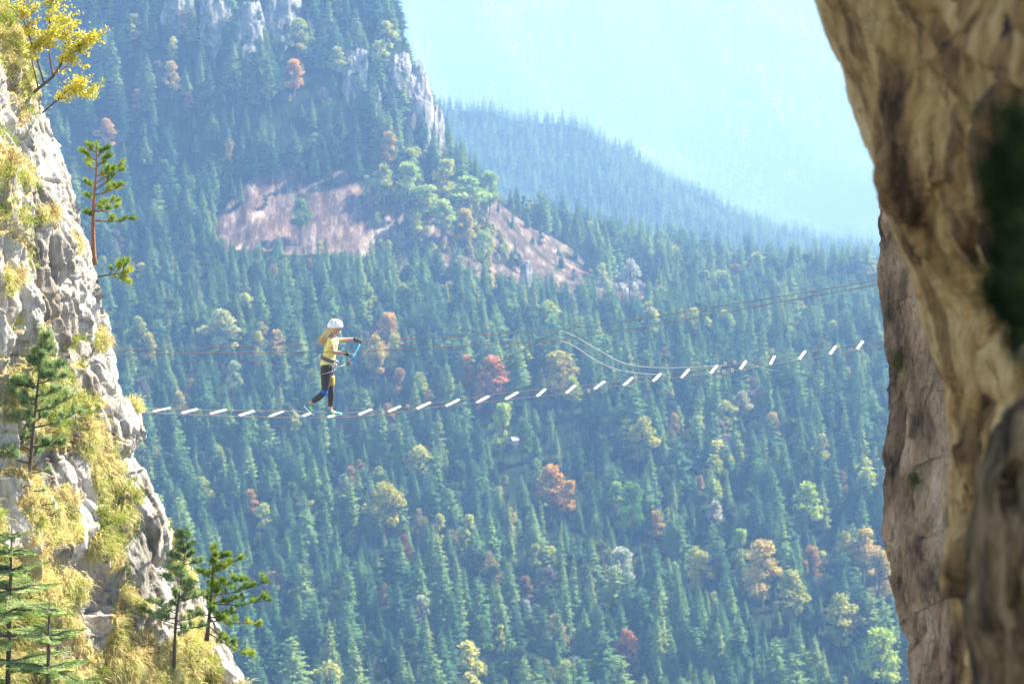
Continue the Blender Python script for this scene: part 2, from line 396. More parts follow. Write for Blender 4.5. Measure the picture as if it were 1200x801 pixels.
def proto_col(name, meshes):
    c = bpy.data.collections.new(name)
    for i, me in enumerate(meshes): c.objects.link(bpy.data.objects.new("%s_%02d" % (name, i), me))
    return c
def scatter(name, P, rot, sc, idx, col, label, cat):
    me = bpy.data.meshes.new(name); me.vertices.add(len(P)); me.vertices.foreach_set("co", np.asarray(P, np.float32).ravel())
    a = me.attributes.new("rotv", 'FLOAT_VECTOR', 'POINT'); rv = np.zeros((len(P), 3), np.float32); rv[:, 2] = rot
    rv[:, 0] = rng.normal(size=len(P))*.03; rv[:, 1] = rng.normal(size=len(P))*.03; a.data.foreach_set("vector", rv.ravel())
    a = me.attributes.new("scv", 'FLOAT_VECTOR', 'POINT'); a.data.foreach_set("vector", np.asarray(sc, np.float32).ravel())
    a = me.attributes.new("pidx", 'INT', 'POINT'); a.data.foreach_set("value", np.asarray(idx, np.int32))
    o = link(name, me); tag(o, label, cat, kind='stuff')
    ng = bpy.data.node_groups.new(name+"_nodes", 'GeometryNodeTree')
    ng.interface.new_socket("Geometry", in_out='INPUT', socket_type='NodeSocketGeometry'); ng.interface.new_socket("Geometry", in_out='OUTPUT', socket_type='NodeSocketGeometry')
    N = ng.nodes; L = ng.links; gi = N.new("NodeGroupInput"); go = N.new("NodeGroupOutput")
    ci = N.new("GeometryNodeCollectionInfo"); ci.inputs["Collection"].default_value = col; ci.inputs["Separate Children"].default_value = True; ci.inputs["Reset Children"].default_value = True
    ip = N.new("GeometryNodeInstanceOnPoints"); ip.inputs["Pick Instance"].default_value = True
    def na(nm, t):
        n = N.new("GeometryNodeInputNamedAttribute"); n.data_type = t; n.inputs["Name"].default_value = nm; return n.outputs[0]
    L.new(gi.outputs[0], ip.inputs["Points"]); L.new(ci.outputs[0], ip.inputs["Instance"]); L.new(na("pidx", 'INT'), ip.inputs["Instance Index"])
    L.new(na("rotv", 'FLOAT_VECTOR'), ip.inputs["Rotation"]); L.new(na("scv", 'FLOAT_VECTOR'), ip.inputs["Scale"]); L.new(ip.outputs[0], go.inputs[0])
    md = o.modifiers.new("scatter", 'NODES'); md.node_group = ng
    return o

NEAR = [spruce_mesh("spruce_near_%d" % i, 10+i, 22, [3.9, 3.2, 4.4, 2.7, 4.9, 3.5][i], [26, 28, 24, 26, 20, 30][i], 10, 2, ragged=[.25, .35, .3, .4, .35, .3][i], blunt=[.85, .72, .78, .7, .5, .95][i]) for i in range(6)]
LOD1 = [spruce_mesh("spruce_mid_%d" % i, 40+i, 22, 3.0+.4*(i % 3), 15, 7, 1, ragged=.35, blunt=[.85, .7, .95, .8][i]) for i in range(4)]
LOD2 = [spruce_mesh("spruce_far_%d" % i, 60+i, 22, 4.2, 7, 5, 1, ragged=.5, blunt=.8) for i in range(3)]
PALETTES = {"olive": [(0, (.05, .09, .03)), (.6, (.10, .14, .04)), (1, (.17, .18, .05))], "yellow": [(0, (.20, .19, .06)), (.6, (.36, .28, .07)), (1, (.45, .36, .14))],
            "rust": [(0, (.18, .13, .05)), (1, (.36, .22, .08))], "lime": [(0, (.22, .28, .05)), (.6, (.40, .44, .09)), (1, (.55, .50, .14))], "beech": [(0, (.035, .075, .025)), (1, (.10, .15, .04))], "bare": [(0, (.12, .10, .085)), (1, (.22, .18, .15))]}
BR = []
for nm, cnt in (("bare", 1), ("olive", 3), ("rust", 1), ("yellow", 1), ("lime", 2), ("beech", 2)):
    mt = foliage("leaves_"+nm, PALETTES[nm], .45, nscale=.4)
    for i in range(cnt): BR.append(broad_mesh("broadleaf_%s_%d" % (nm, i), 80+len(BR), 15, 3.8, 1100, .50, [M_bark, mt], crown_base=.1))
COL_NEAR = proto_col("spruce_kinds", NEAR + BR)     # 0-5 spruce, 6 bare, 7-9 olive, 10 rust, 11 yellow
COL_MID = proto_col("spruce_mid_kinds", LOD1); M_farleaf = foliage("far_autumn", [(0, (.20, .19, .08)), (1, (.48, .44, .28))], .3); LOD2.append(broad_mesh("broadleaf_far", 99, 17, 4.0, 60, 1.3, [M_bark, M_farleaf], crown_base=.1)); COL_FAR = proto_col("spruce_far_kinds", LOD2)

# ------------------------------------------------------------------ autumn trees one can point to: crown centre, crown height in px, colour, words
PEACH = (.58, .37, .11); ORANGE = (.60, .32, .05); PINK = (.50, .22, .10); YELLOW = (.50, .42, .08); YG = (.40, .44, .09); PALE = (.45, .42, .22); MAROON = (.22, .06, .05); WHITE = (.50, .48, .42); GREEN = (.16, .24, .06)
AUT = [
 (456, 384, 40, PEACH, "peach orange broadleaf tree right of the crossing climber's hands"),
 (440, 410, 36, YELLOW, "yellow broadleaf tree just below and left of the peach one beside the climber"),
 (463, 408, 30, YELLOW, "pale yellow tree directly below the peach tree beside the climber"),
 (576, 436, 42, PINK, "large salmon pink broadleaf tree above the middle of the bridge"),
 (547, 430, 26, ORANGE, "small orange tree to the left of the salmon pink tree above the bridge"),
 (562, 462, 18, ORANGE, "small rust orange crown under the salmon pink tree right at the bridge steps"),
 (655, 408, 62, YELLOW, "tall narrow yellow tree where the two slack ropes meet the hand cables"),
 (645, 566, 40, ORANGE, "green tree with orange top below the middle of the bridge, taller of a pair"),
 (668, 578, 28, ORANGE, "orange capped tree just right of its taller orange neighbour below the bridge"),
 (451, 578, 50, YELLOW, "big yellow tree with orange rim in the dark forest below the climber"),
 (411, 557, 20, PINK, "small dull pink tree left of the big yellow tree below the climber"),
 (472, 640, 26, MAROON, "dark maroon tree in the forest below the big yellow tree"),
 (294, 584, 20, ORANGE, "small bright orange tree right of the left cliff, below the first bridge steps"),
 (734, 752, 32, PINK, "lone coral red tree at the bottom of the forest"),
 (893, 645, 58, PEACH, "large round tree with orange crown top and green base near the right cliff"),
 (925, 692, 46, YG, "yellow green tree below and right of the large orange topped tree"),
 (950, 658, 34, PINK, "rose pink tree between the orange topped tree and the right cliff"),
 (984, 708, 56, YG, "tall yellow green tree in front of dark spruces near the right cliff"),
 (1030, 752, 60, YG, "lowest yellow green tree standing against deep shade beside the right cliff"),
 (1012, 640, 40, PEACH, "pale orange tree highest in the cluster touching the right cliff"),
 (1030, 668, 46, PEACH, "wide peach orange tree touching the right cliff edge"),
 (990, 640, 38, YELLOW, "soft yellow tree left of the peach trees by the right cliff"),
 (822, 664, 34, YELLOW, "slim yellow tree left of the large orange topped tree"),
 (945, 585, 38, YG, "yellow green tree high above the rose pink tree near the right cliff"),
 (868, 636, 30, YG, "light green rounded tree touching the left side of the orange topped tree"),
 (755, 505, 44, YELLOW, "pale yellow tree under the steps where the slack ropes come down"),
 (790, 495, 20, ORANGE, "small orange tree right of the pale yellow tree under the slack ropes"),
 (734, 505, 30, YG, "light green tree left of the pale yellow tree under the slack ropes"),
 (590, 495, 40, YG, "light green rounded tree just under the middle of the bridge"),
 (612, 505, 34, GREEN, "fresh green rounded tree beside the light green one under the bridge"),
 (740, 590, 44, GREEN, "fresh green bushy tree in the middle of the lower forest"),
 (722, 578, 26, YG, "lime green crown behind the fresh green bushy tree of the lower forest"),
 (768, 610, 22, ORANGE, "small orange yellow crown right of the fresh green bushy tree"),
 (838, 598, 26, WHITE, "whitish nearly bare tree above and left of the large orange topped tree"),
 (728, 660, 34, WHITE, "whitish nearly bare tree in the lower forest above the coral red tree"),
 (494, 712, 28, WHITE, "whitish bare topped tree low in the forest below the bridge"),
 (617, 712, 18, WHITE, "small white bush right of the whitish bare topped tree low in the forest"),
 (260, 372, 44, PALE, "tall pale cream tree left of the climber above the hand cables"),
 (302, 405, 30, YELLOW, "yellow crown on the hand cables left of the climber"),
 (325, 398, 22, PEACH, "small peach crown right of the yellow crown left of the climber"),
 (175, 402, 22, YELLOW, "yellow crown beside the left cliff at the hand cables"),
 (162, 385, 30, YG, "light green tree beside the left cliff just above the hand cables"),
 (275, 436, 24, PALE, "cream tree left of the climber below the hand cables"),
 (210, 470, 22, PEACH, "dull peach tree just above the leftmost bridge steps"),
 (345, 85, 26, ORANGE, "orange tree high on the upper mountain between grey rock faces"),
 (312, 102, 16, PEACH, "small orange tree left of the orange tree on the upper mountain"),
 (201, 85, 22, PEACH, "small salmon tree high on the mountain above the pine"),
 (221, 116, 14, PINK, "tiny pink crown right of the salmon tree high on the mountain"),
 (161, 114, 16, PINK, "tiny pink crown left of the salmon tree high on the mountain"),
 (125, 152, 26, PEACH, "peach tree right above the top of the cliff pine"),
 (350, 38, 34, YG, "yellow green tree under the top rock faces of the mountain"),
 (395, 70, 26, YG, "light green tree left of the pale crag on the mountain shoulder"),
 (455, 168, 24, ORANGE, "orange tree under the tall grey crag of the mountain shoulder"),
 (450, 205, 36, YG, "yellow green tree leftmost in the sunlit band above the landslip"),
 (478, 200, 40, YG, "yellow green tree second from the left in the sunlit band above the landslip"),
 (500, 218, 46, YG, "yellow green tree in the middle of the sunlit band under the crag"),
 (524, 200, 36, YELLOW, "yellow tree right under the foot of the tall grey crag"),
 (548, 198, 52, YG, "tall yellow green tree on the ridge right of the crag"),
 (574, 215, 34, YG, "yellow green tree rightmost on the ridge above the landslip"),
 (520, 250, 34, YG, "yellow green bush tree on the scree in the centre of the landslip"),
 (545, 262, 30, YELLOW, "yellow bush tree lower on the scree in the centre of the landslip"),
 (490, 262, 26, YG, "light green bush tree on the pink soil of the landslip"),
 (566, 284, 24, YG, "light green bush at the right end of the landslip scree"),
 (352, 250, 30, GREEN, "green bush tree alone on the left part of the landslip"),
 (430, 215, 16, PALE, "small pale bush at the top rim of the landslip"),
 (738, 318, 30, WHITE, "whitish tree above the upper right forest beside pale rocks"),
 (712, 342, 24, PALE, "cream tree below the whitish tree in the upper right forest"),
 (670, 455, 26, YG, "light green tree behind the bridge steps under the tall narrow yellow tree"),
 (905, 495, 22, PEACH, "dull orange tree in the hazy upper forest near the right cliff"),
 (870, 470, 26, PALE, "cream crowned tree in the upper right forest below the bridge"),
 (565, 740, 34, GREEN, "fresh green tree low in the forest below the white bush"),
 (963, 520, 22, YELLOW, "small yellow crown in the hazy forest close to the right cliff"),
]
def ground_at(px, row, Ymin=860, Ymax=2100):
    ys = np.linspace(Ymin, Ymax, 800); a = (px-600)/F
    x = a*ys*(1+.0)/CP
    z = terrain(x, ys)
    for _ in range(2):
        zc = ys*CP - z*SP; x = (px-600)/F*zc; z = terrain(x, ys)
    _, r = proj(x, ys, z)
    k = np.nonzero(r <= row)[0]
    i = k[0] if len(k) else int(np.argmin(r))
    return float(x[i]), float(ys[i]), float(z[i])
DEC = [broad_mesh("autumn_%d" % i, 200+i, 1.0*16, [4.4, 3.8, 5.0, 3.4][i], [2600, 2400, 3000, 2200][i], .36, [M_bark, M_leafcol], tall=1.0, crown_base=.30, split=True) for i in range(4)]
spots = []
for (px, py, h, c, lab) in AUT:
    h = h*1.22
    top = py - h/2
    x, y, z = ground_at(px, top + 1.7*h if h < 30 else top+1.45*h)
    # true height so that the top lands where it does in the photograph
    zc = y*CP - z*SP; _, gr = proj(x, y, z); Hm = max(4.0, (gr-top)*zc/F)
    spots.append((x, y, z, Hm, c, lab, px, py, h))
for i, (x, y, z, Hm, c, lab, px, py, h) in enumerate(spots):
    Hm = min(Hm, 24.0)
    t = empty("broadleaf_tree", (x, y, z), random.random()*6.28)
    tag(t, lab, "tree", "autumn broadleaf trees scattered through the forest")
    wpx = h*.95*random.uniform(.75, .98); cr_w = wpx*y/F/2; k = DEC[i % 4]
    s = cr_w/[4.4, 3.8, 5.0, 3.4][i % 4]*1.15
    t.scale = (s, s, Hm/16.0)
    o = link("trunk", k[0], t); o2 = link("crown", k[1], t)
    j = [random.uniform(.85, 1.1) for _ in range(3)]
    o2.color = (min(1, c[0]*j[0]), min(1, c[1]*j[1]), c[2]*j[2], 1)

# ------------------------------------------------------------------ the conifer forest
def jgrid(ya, yb, sp, amax_l, amax_r, seed):
    r = np.random.default_rng(seed); xs = np.arange(amax_l*yb, amax_r*yb, sp); ys = np.arange(ya, yb, sp)
    X, Y = np.meshgrid(xs, ys); X = X.ravel(); Y = Y.ravel()
    X = X + r.uniform(-.48, .48, X.shape)*sp; Y = Y + r.uniform(-.48, .48, Y.shape)*sp
    k = (X/Y > amax_l) & (X/Y < amax_r); return X[k], Y[k], r
X, Y, r = jgrid(800, 2150, 7.4, -.24, .24, 3)
Z = terrain(X, Y); px, py = proj(X, Y, Z)
yc = np.interp(px, PX, Yc)
keep = (Y < yc+90) & (r.random(len(X)) < 1.0+.75*np.minimum(0, fbm(X/28, Y/22, 0, 3, 88)+.05))
sc_ = scar(X, Y, Z) > .3
keep &= ~(sc_ & (r.random(len(X)) > .06))
CRAGS = [(205, 5, 36, 52), (252, 22, 32, 60), (292, 38, 36, 50), (330, 8, 34, 66), (418, 92, 24, 50), (437, 125, 18, 40), (466, 105, 26, 60), (489, 138, 28, 84), (508, 172, 20, 60)]
for (cx, cyy, w, hh) in CRAGS: keep &= ~((np.abs(px-cx) < w*.5) & (np.abs(py-cyy-4) < hh*.42) & (r.random(len(X)) < .25))
for (x, y, z, Hm, c, lab, qx, qy, h) in spots:
    rad = h*y/F*.42
    keep &= ~((np.abs(X-x) < rad*.8+.5) & (Y < y+2.5) & (Y > y-3))
X, Y, Z, px, py = X[keep], Y[keep], Z[keep], px[keep], py[keep]; n = len(X)
big = .5+.5*vnoise(X/45, Y/45, 0, 91)
S = (.50 + .75*r.random(n)**1.1) * (.84+.34*big)
for (x, y, z, Hm, c, lab, qx, qy, h) in spots:
    rad = h*y/F*.42; S *= np.where((np.abs(X-x) < rad+2.5) & (Y < y+2.5) & (Y > y-max(30, rad*6)), .5, 1)
S *= np.where(scar(X, Y, Z) > .3, .5, 1)
for f_ in (12, 26, 42, 58): S *= np.where((scar(X, Y+f_, terrain(X, Y+f_)) > .3) & (scar(X, Y, Z) < .3), .80, 1)
idx = r.integers(0, 6, n)
dz = vnoise(X/30, Y/30, 3.3, 92) + .5*vnoise(X/9, Y/9, 1.3, 93)
u = r.random(n)
idx = np.where((dz > .58) & (u < .55), r.integers(7, 10, n), idx); idx = np.where(u < .15, r.integers(14, 16, n), idx); idx = np.where((u > .15) & (u < .205), r.integers(12, 14, n), idx); idx = np.where(u > .992, 10, idx); idx = np.where((u > .962) & (u <= .972), 11, idx); idx = np.where((u > .972) & (u <= .985), 6, idx)
wd = r.uniform(1.0, 1.6, n); scl = np.stack([S*wd, S*wd, S], -1)
rot = r.uniform(0, 6.28, n)
# the largest ones in view are single trees
top_x, top_y = proj(X, Y, Z+22*S)
sil_l = np.interp(top_y, [500, 590, 665, 720, 801], [175, 195, 232, 272, 296]); vis = (top_x > sil_l+6) & (top_x < 1052) & (top_y < 792) & (idx < 6) & (Y > 840)
hpx = 22*S*F/Y; score = np.where(vis, hpx - np.clip(top_y-770, 0, 99)*.5, -1)
order = np.argsort(-score); single = np.zeros(n, bool)
for k in order[:300]: single[k] = score[k] > 0
lm = [(s[6], s[7], w) for s, w in zip(spots, [None]*len(spots))]
LMN = {9: "the big yellow tree", 11: "the maroon tree", 13: "the coral red tree", 14: "the large orange topped tree", 17: "the tall yellow green tree", 18: "the lowest yellow green tree",
       34: "the whitish bare tree", 35: "the white topped tree", 36: "the small white bush", 70: "the fresh green tree", 30: "the fresh green bushy tree", 12: "the small bright orange tree", 22: "the slim yellow tree", 15: "the yellow green tree"}
used = {}
ordn = [w+"nearest" for w in "|second |third |fourth |fifth |sixth |seventh |eighth |ninth |tenth |eleventh |twelfth |thirteenth |fourteenth |fifteenth |sixteenth |seventeenth |eighteenth |nineteenth |twentieth ".split("|")]
extra = [(300, 801, "the left cliff's foot"), (1055, 801, "the right cliff's foot")]
marks = [(spots[k][6], spots[k][7], v) for k, v in LMN.items()] + extra
sel = np.nonzero(single)[0]
asg = {}
for k in sel:
    d = [(math.hypot(top_x[k]-m[0], top_y[k]-m[1]), j) for j, m in enumerate(marks)]; dd, j = min(d)
    ang = math.degrees(math.atan2(-(top_y[k]-marks[j][1]), top_x[k]-marks[j][0])) % 360
    dirs = ["right of", "upper right of", "above", "upper left of", "left of", "lower left of", "below", "lower right of"][int(((ang+22.5) % 360)//45)]
    size = "very tall" if S[k] > 1.14 else "tall" if S[k] > .95 else ("young" if S[k] < .7 else "medium")
    size += " broad" if scl[k][0]/S[k] > 1.3 else " slim"
    asg.setdefault((j, dirs, size), []).append((dd, k))
for (j, dirs, size), lst in asg.items():
    lst.sort()
    for q, (dd, k) in enumerate(lst):
        lab = "%s spruce %s %s, %s such" % (size, dirs, marks[j][2], ordn[min(q, 19)])
        o = link("spruce_tree", NEAR[int(idx[k])]); o.location = (X[k], Y[k], Z[k]); o.rotation_euler = (0, 0, rot[k]); o.scale = scl[k]
        tag(o, lab, "tree", "spruces in the lower forest")
st = ~single
scatter("spruce_forest", np.stack([X, Y, Z], -1)[st], rot[st], scl[st], idx[st], COL_NEAR, "dense mixed forest of spruces covering the valley side behind the bridge", "forest")
print("forest", n, "single", int(single.sum()))
# shrubs on the sunlit scree
qx = r.uniform(440, 620, 900); qy = r.uniform(185, 320, 900); band = inpoly(qx, qy, [(436, 192), (470, 186), (530, 192), (566, 236), (612, 318), (560, 300), (500, 262), (455, 226)]) | (inpoly(qx, qy, SCARS[0]) & (r.random(900) < .3))
G = np.array([ground_at(a, b, 1380, 1900) for a, b in zip(qx[band][:420], qy[band][:420])]); m_ = len(G); ss = r.uniform(.18, .62, m_)
scatter("shrubs", G, r.uniform(0, 6.28, m_), np.stack([ss*1.25, ss*1.25, ss], -1), r.choice([7, 8, 11, 12, 12, 13, 13], m_), COL_NEAR, "yellow green shrubs scattered over the landslip scree", "shrubs")
# middle ridge
X, Y, r = jgrid(2600, 3120, 7.2, -.13, .25, 5); Z = terrain(X, Y); n = len(X); S = (.6+.45*r.random(n))
scatter("ridge_forest", np.stack([X, Y, Z], -1), r.uniform(0, 6.28, n), np.stack([S, S, S], -1), r.integers(0, 4, n), COL_MID, "blue hazy conifer forest on the middle ridge", "forest")
print("ridge", n)
X, Y, r = jgrid(6350, 9050, 21.0, -.15, .25, 6); Z = terrain(X, Y); n = len(X); S = (.6+.5*r.random(n))
scatter("far_forest", np.stack([X, Y, Z], -1), r.uniform(0, 6.28, n), np.stack([S*1.9, S*1.9, S*1.5], -1), np.where(r.random(n) < .07+.25*(fbm(X/260, Y/500, 0, 3, 71) > .05), 3, r.integers(0, 3, n)), COL_FAR, "pale conifer forest almost lost in haze on the far mountain", "forest")
print("far", n)

# ------------------------------------------------------------------ crags on the mountain
M_crag = rock_mat("pale_crag", [(.32, (.05, .06, .045)), (.46, (.14, .14, .125)), (.6, (.25, .245, .23)), (.75, (.36, .35, .33))], scale=.16, bump=.9, stretch=(1, 1, .3), fine=5)
def crag(px, py, w, h, seed, label, Y=None):
    x, y, z = ground_at(px, py+h*.35, 1380, 1900) if Y is None else (None,)*3
    s = y/F; W = w*s; H = h*s*1.0
    nu, nv = 44, 50; u = np.linspace(0, 2*math.pi, nu); v = np.linspace(0, math.pi, nv); U, Vv = np.meshgrid(u, v, indexing='ij')
    d = np.stack([np.sin(Vv)*np.cos(U), np.sin(Vv)*np.sin(U), np.cos(Vv)], -1)
    q = np.sign(d)*np.abs(d)**.85
    rr_ = 1 + .30*ridged(d[..., 0]*2.6, d[..., 1]*2.6, d[..., 2]*1.6, 5, seed) + .5*fbm(d[..., 0]*1.5, d[..., 1]*1.5, d[..., 2]*1.5, 3, seed+3)
    P = q*rr_[..., None]*np.array([W*.5, W*.55, H*.55]); P[..., 1] += P[..., 2]*.75     # leans back with the slope
    P[-1] = P[0]
    me = mesh_np("rock_crag", P.reshape(-1, 3), grid_faces(nu, nv), [M_crag], False)
    o = link("rock_crag", me); o.location = (x, y+W*.1, z+H*.35); tag(o, label, "rock", "pale limestone crags on the mountain")
CL = ["pale rock face at the top of the mountain, leftmost of the crags", "pale rock face at the mountain top, second crag from the left", "low pale rock step at the mountain top, third crag from the left",
      "tall pale rock face at the mountain top, fourth crag from the left", "pale crag on the mountain shoulder left of the big grey wall", "slim rock rib below the pale crag on the mountain shoulder",
      "grey rock wall on the mountain's right shoulder, upper left piece", "tall grey rock wall above the yellow green trees, middle piece", "grey rock rib on the mountain's right outline, lowest crag"]
for i, (a, b, w, h) in enumerate(CRAGS): crag(a, b, w, h, 300+i, CL[i])
PR = [(712, 352, 12, 12, "small white boulder left of the whitish tree in the upper right forest"), (728, 340, 14, 10, "white boulder under the whitish tree in the upper right forest"), (745, 335, 16, 9, "flat white boulder right of the whitish tree"), (617, 322, 12, 24, "grey boulder at the lower right tip of the landslip")]
for i, (a, b, w, h, l) in enumerate(PR): crag(a, b, w, h, 340+i, l)

# small cabin roof and a fallen pale trunk in the forest
x, y, z = ground_at(603, 548)
h_ = empty("cabin", (x, y, z+9), .5); tag(h_, "tiny white roofed hut showing between trees below the bridge", "hut")
mb = MB(); mb.box(Matrix.Translation((0, 0, 1.2)), 2.6, 2.2, 2.2); mb.build("wall", simple("hut_wall", (.30, .22, .16), .9, noise=.2), h_)
mb = MB(); mb.add([(-1.5, -1.3, 2.0), (1.5, -1.3, 2.0), (1.5, 0, 3.2), (-1.5, 0, 3.2), (-1.5, 1.3, 2.0), (1.5, 1.3, 2.0)], [(0, 1, 2, 3), (3, 2, 5, 4)])
o = mb.build("roof", simple("hut_roof", (.5, .5, .52), .4, .2), h_); sm = o.modifiers.new("s", 'SOLIDIFY'); sm.thickness = .15
mb = MB(); p0 = V3(411, 382, 1255); p1 = V3(420, 366, 1262); mb.tube([p0, p0.lerp(p1, .5)+Vector((.3, 0, 0)), p1], [.35, .28, .1], 6)
x, y, z = ground_at(411, 392)
o = mb.build("dead_trunk", simple("dead_wood", (.5, .36, .33), .9, noise=.2)); tag(o, "bare pinkish dead trunk leaning in the forest above the climber", "dead tree")

# ------------------------------------------------------------------ cliffs
def sheet(nu, nv, base, disp, back=None):
    """base(U,V)->P (nu,nv,3); displaced along its own normals by disp(P, U, V)"""
    u = np.linspace(0, 1, nu); v = np.linspace(0, 1, nv); U, Vv = np.meshgrid(u, v, indexing='ij')
    P = base(U, Vv)
    def nrm(P):
        n = np.cross(np.gradient(P, axis=0), np.gradient(P, axis=1)); return n/(np.linalg.norm(n, axis=-1)[..., None]+1e-9)
    Nn = nrm(P); turn = float((Nn*-P).sum(-1).mean()) < 0        # normals point out of the rock
    if turn: Nn = -Nn
    P2 = P + Nn*disp(P, U, Vv)[..., None]
    fc = grid_faces(nu, nv); N2 = nrm(P2)
    if turn: fc = fc[:, ::-1]; N2 = -N2
    return P2, N2, U, Vv, fc
def LX(py): return np.interp(py, [-120, -40, 0, 18, 40, 70, 120, 170, 230, 310, 360, 430, 462, 478, 500, 520, 535, 590, 600, 650, 720, 760, 801, 900],
                                 [-30, -8, 6, 16, 30, 44, 60, 76, 94, 110, 122, 139, 150, 166, 172, 169, 160, 192, 198, 222, 262, 280, 294, 330])
def left_base(U, V):
    py = -120 + 1040*V; w = U*1.22 - .22          # w<0: the back side, w 0..1 towards the camera
    e = LX(py) - 4; wf = np.clip(w, 0, 1); wb = np.clip(-w/.22, 0, 1)
    x, y, z = unproj(e - wf*(e+190), py, 50.0 - 8.5*wf**.9)
    return np.stack([x - wb*4.5, y + wb*8.0, z - 0*wb], -1)
def sdir(P):    # coordinates along the strata, which lean to the right going down
    return P[..., 0]+.30*P[..., 2], P[..., 1], P[..., 2]
ROCKY = [[(172, 560), (166, 620), (138, 655), (146, 740), (185, 758), (216, 742), (196, 680), (186, 600)], [(92, 500), (112, 560), (118, 625), (100, 640), (86, 560)], [(44, 525), (84, 528), (88, 588), (70, 602), (48, 565)],
         [(236, 640), (262, 690), (290, 801), (262, 801), (238, 720)], [(0, 560), (22, 560), (26, 640), (0, 650)], [(66, 640), (112, 636), (136, 668), (142, 712), (112, 765), (84, 702)]]
HOLLOW = [[(74, 655), (108, 650), (128, 680), (132, 712), (112, 745), (90, 705)], [(118, 545), (135, 560), (138, 600), (122, 605)], [(36, 330), (46, 330), (44, 382), (38, 384)], [(8, 395), (24, 400), (22, 440), (8, 438)]]
def soft(P, polys, rad):
    qx, qy = proj(P[..., 0], P[..., 1], P[..., 2]); n1 = fbm(qx/14, qy/14, 0, 3, 61)*7; n2 = fbm(qx/14, qy/14, 5, 3, 62)*7; m = 0
    for p in polys:
        for dx, dy in ((0, 0), (rad, 0), (-rad, 0), (0, rad), (0, -rad)): m = m + inpoly(qx+n1+dx, qy+n2+dy, p)/5.0
    return np.clip(m, 0, 1)
def left_disp(P, U, V):
    a, b, c = sdir(P)
    w = U*1.22-.22
    big = fbm(a*.45, b*.45, c*.30, 3, 1)*.50
    rib = ridged(a*1.3, b*.9, c*.25, 4, 4)*.34
    mid = -np.abs(vnoise(a*2.6, b*2.2, c*.8, 12))*.16
    led = (np.abs(((c*.8 + fbm(a*.5, b*.5, c*.5, 2, 8)*1.6) % 1.0)-.5)-.25)*.30
    fine = ridged(a*7, b*6, c*1.9, 4, 21, .6)*.085
    lower = np.clip((V-.55)*3, 0, 1)
    edge = np.exp(-((w)/.06)**2)
    wa = a+.25*fbm(a*1.3, b*1.3, c*1.3, 2, 50); wc = c+.4*fbm(a, b, c, 2, 51)
    h1, c1 = worley(wa*1.15, b*.8, wc*.5, 400); h2, c2 = worley(wa*3.4, b*2.6, wc*1.7, 420); h3, c3 = worley(wa*9, b*7, wc*5.5, 440)
    return (big+rib*.6+mid+led*(.5+lower)+h1*.14-c1*.12)*(1-.62*edge) + h2*.065-c2*.035 + h3*.020 + fine*.45 - soft(P, HOLLOW, 5)*.42*(U*1.22 > .25)
P, Nn, U, V, fc = sheet(560, 900, left_base, left_disp)
w = U*1.22-.22
py_ = -120+1040*V
n_lo = fbm(P[..., 0]*.8+.3*P[..., 2], P[..., 1]*.5, P[..., 2]*.4, 4, 41)
veg = .29 + .55*np.clip(Nn[..., 2]*1.5-.25, 0, 1) + .75*n_lo
lowleft = np.clip((py_-330)/260, 0, 1)*np.clip(w*2.2, 0, 1)
veg = veg + .34*lowleft + .22*np.clip((py_-560)/200, 0, 1) + .20*np.clip(w*1.5-.5, 0, 1) - .10*np.exp(-(w/.12)**2)
veg = veg - .75*soft(P, ROCKY, 4) - .5*soft(P, HOLLOW, 3)
veg = np.clip(veg, 0, 1)
M_lime = rock_mat("limestone", [(.32, (.11, .09, .07)), (.42, (.28, .245, .20)), (.52, (.45, .41, .355)), (.68, (.58, .54, .48))],
                  [(.3, (.16, .13, .04)), (.48, (.34, .26, .09)), (.6, (.50, .40, .17)), (.75, (.28, .30, .06))], scale=.9, bump=.9, stretch=(1.6, 1.2, .45), fine=7)
me = mesh_np("left_cliff", P.reshape(-1, 3), fc, [M_lime], True, attrs={"veg": veg})
o = link("limestone_cliff", me); tag(o, "sunlit pale limestone cliff with dry grass on the left, holding the bridge's low end", "cliff")
LP, LN, LVEG, LW, LPY = P, Nn, veg, w, py_

# grass tufts growing out of the cliff
def blades(C, Nm, n_per, ln, wd, seed, droop=1.0, spread=.8):
    r = np.random.default_rng(seed); n = len(C); C = np.repeat(C, n_per, 0); Nm = np.repeat(Nm, n_per, 0); m = len(C)
    L_ = np.repeat(ln, n_per)*(.5+.8*r.random(m))
    d = Nm*.55 + np.array([0, 0, .75]) + r.normal(size=(m, 3))*spread*.45; d /= np.linalg.norm(d, axis=1)[:, None]
    C = C + r.normal(size=(m, 3))*.05
    side = np.cross(d, r.normal(size=(m, 3))); side /= np.linalg.norm(side, axis=1)[:, None]; side *= wd
    p1 = C + d*(L_*.5)[:, None]; out = d*np.array([1, 1, 0]) + Nm*np.array([.5, .5, 0])
    p2 = C + d*(L_*.8)[:, None] + out*(L_*.25)[:, None] + np.array([0, 0, -1])*(L_*.35*droop)[:, None]
    p3 = p2 + out*(L_*.15)[:, None] + np.array([0, 0, -1])*(L_*.45*droop)[:, None]
    V = np.stack([C-side, C+side, p1+side*.8, p1-side*.8, p2+side*.5, p2-side*.5, p3], 1).reshape(-1, 3)
    b = (np.arange(m)*7)[:, None]
    Fq = np.concatenate([b+[0, 1, 2, 3], b+[3, 2, 4, 5]]); Ft = b+[5, 4, 6]
    Ft = np.concatenate([Ft, Ft[:, :1]], 1)   # placeholder, fixed below
    V2 = np.concatenate([V, (V.reshape(m, 7, 3)[:, 6]+side*.15)]); Ft[:, 3] = m*7+np.arange(m); Ft = Ft[:, [0, 1, 3, 2]]
    return V2, np.concatenate([Fq, Ft])
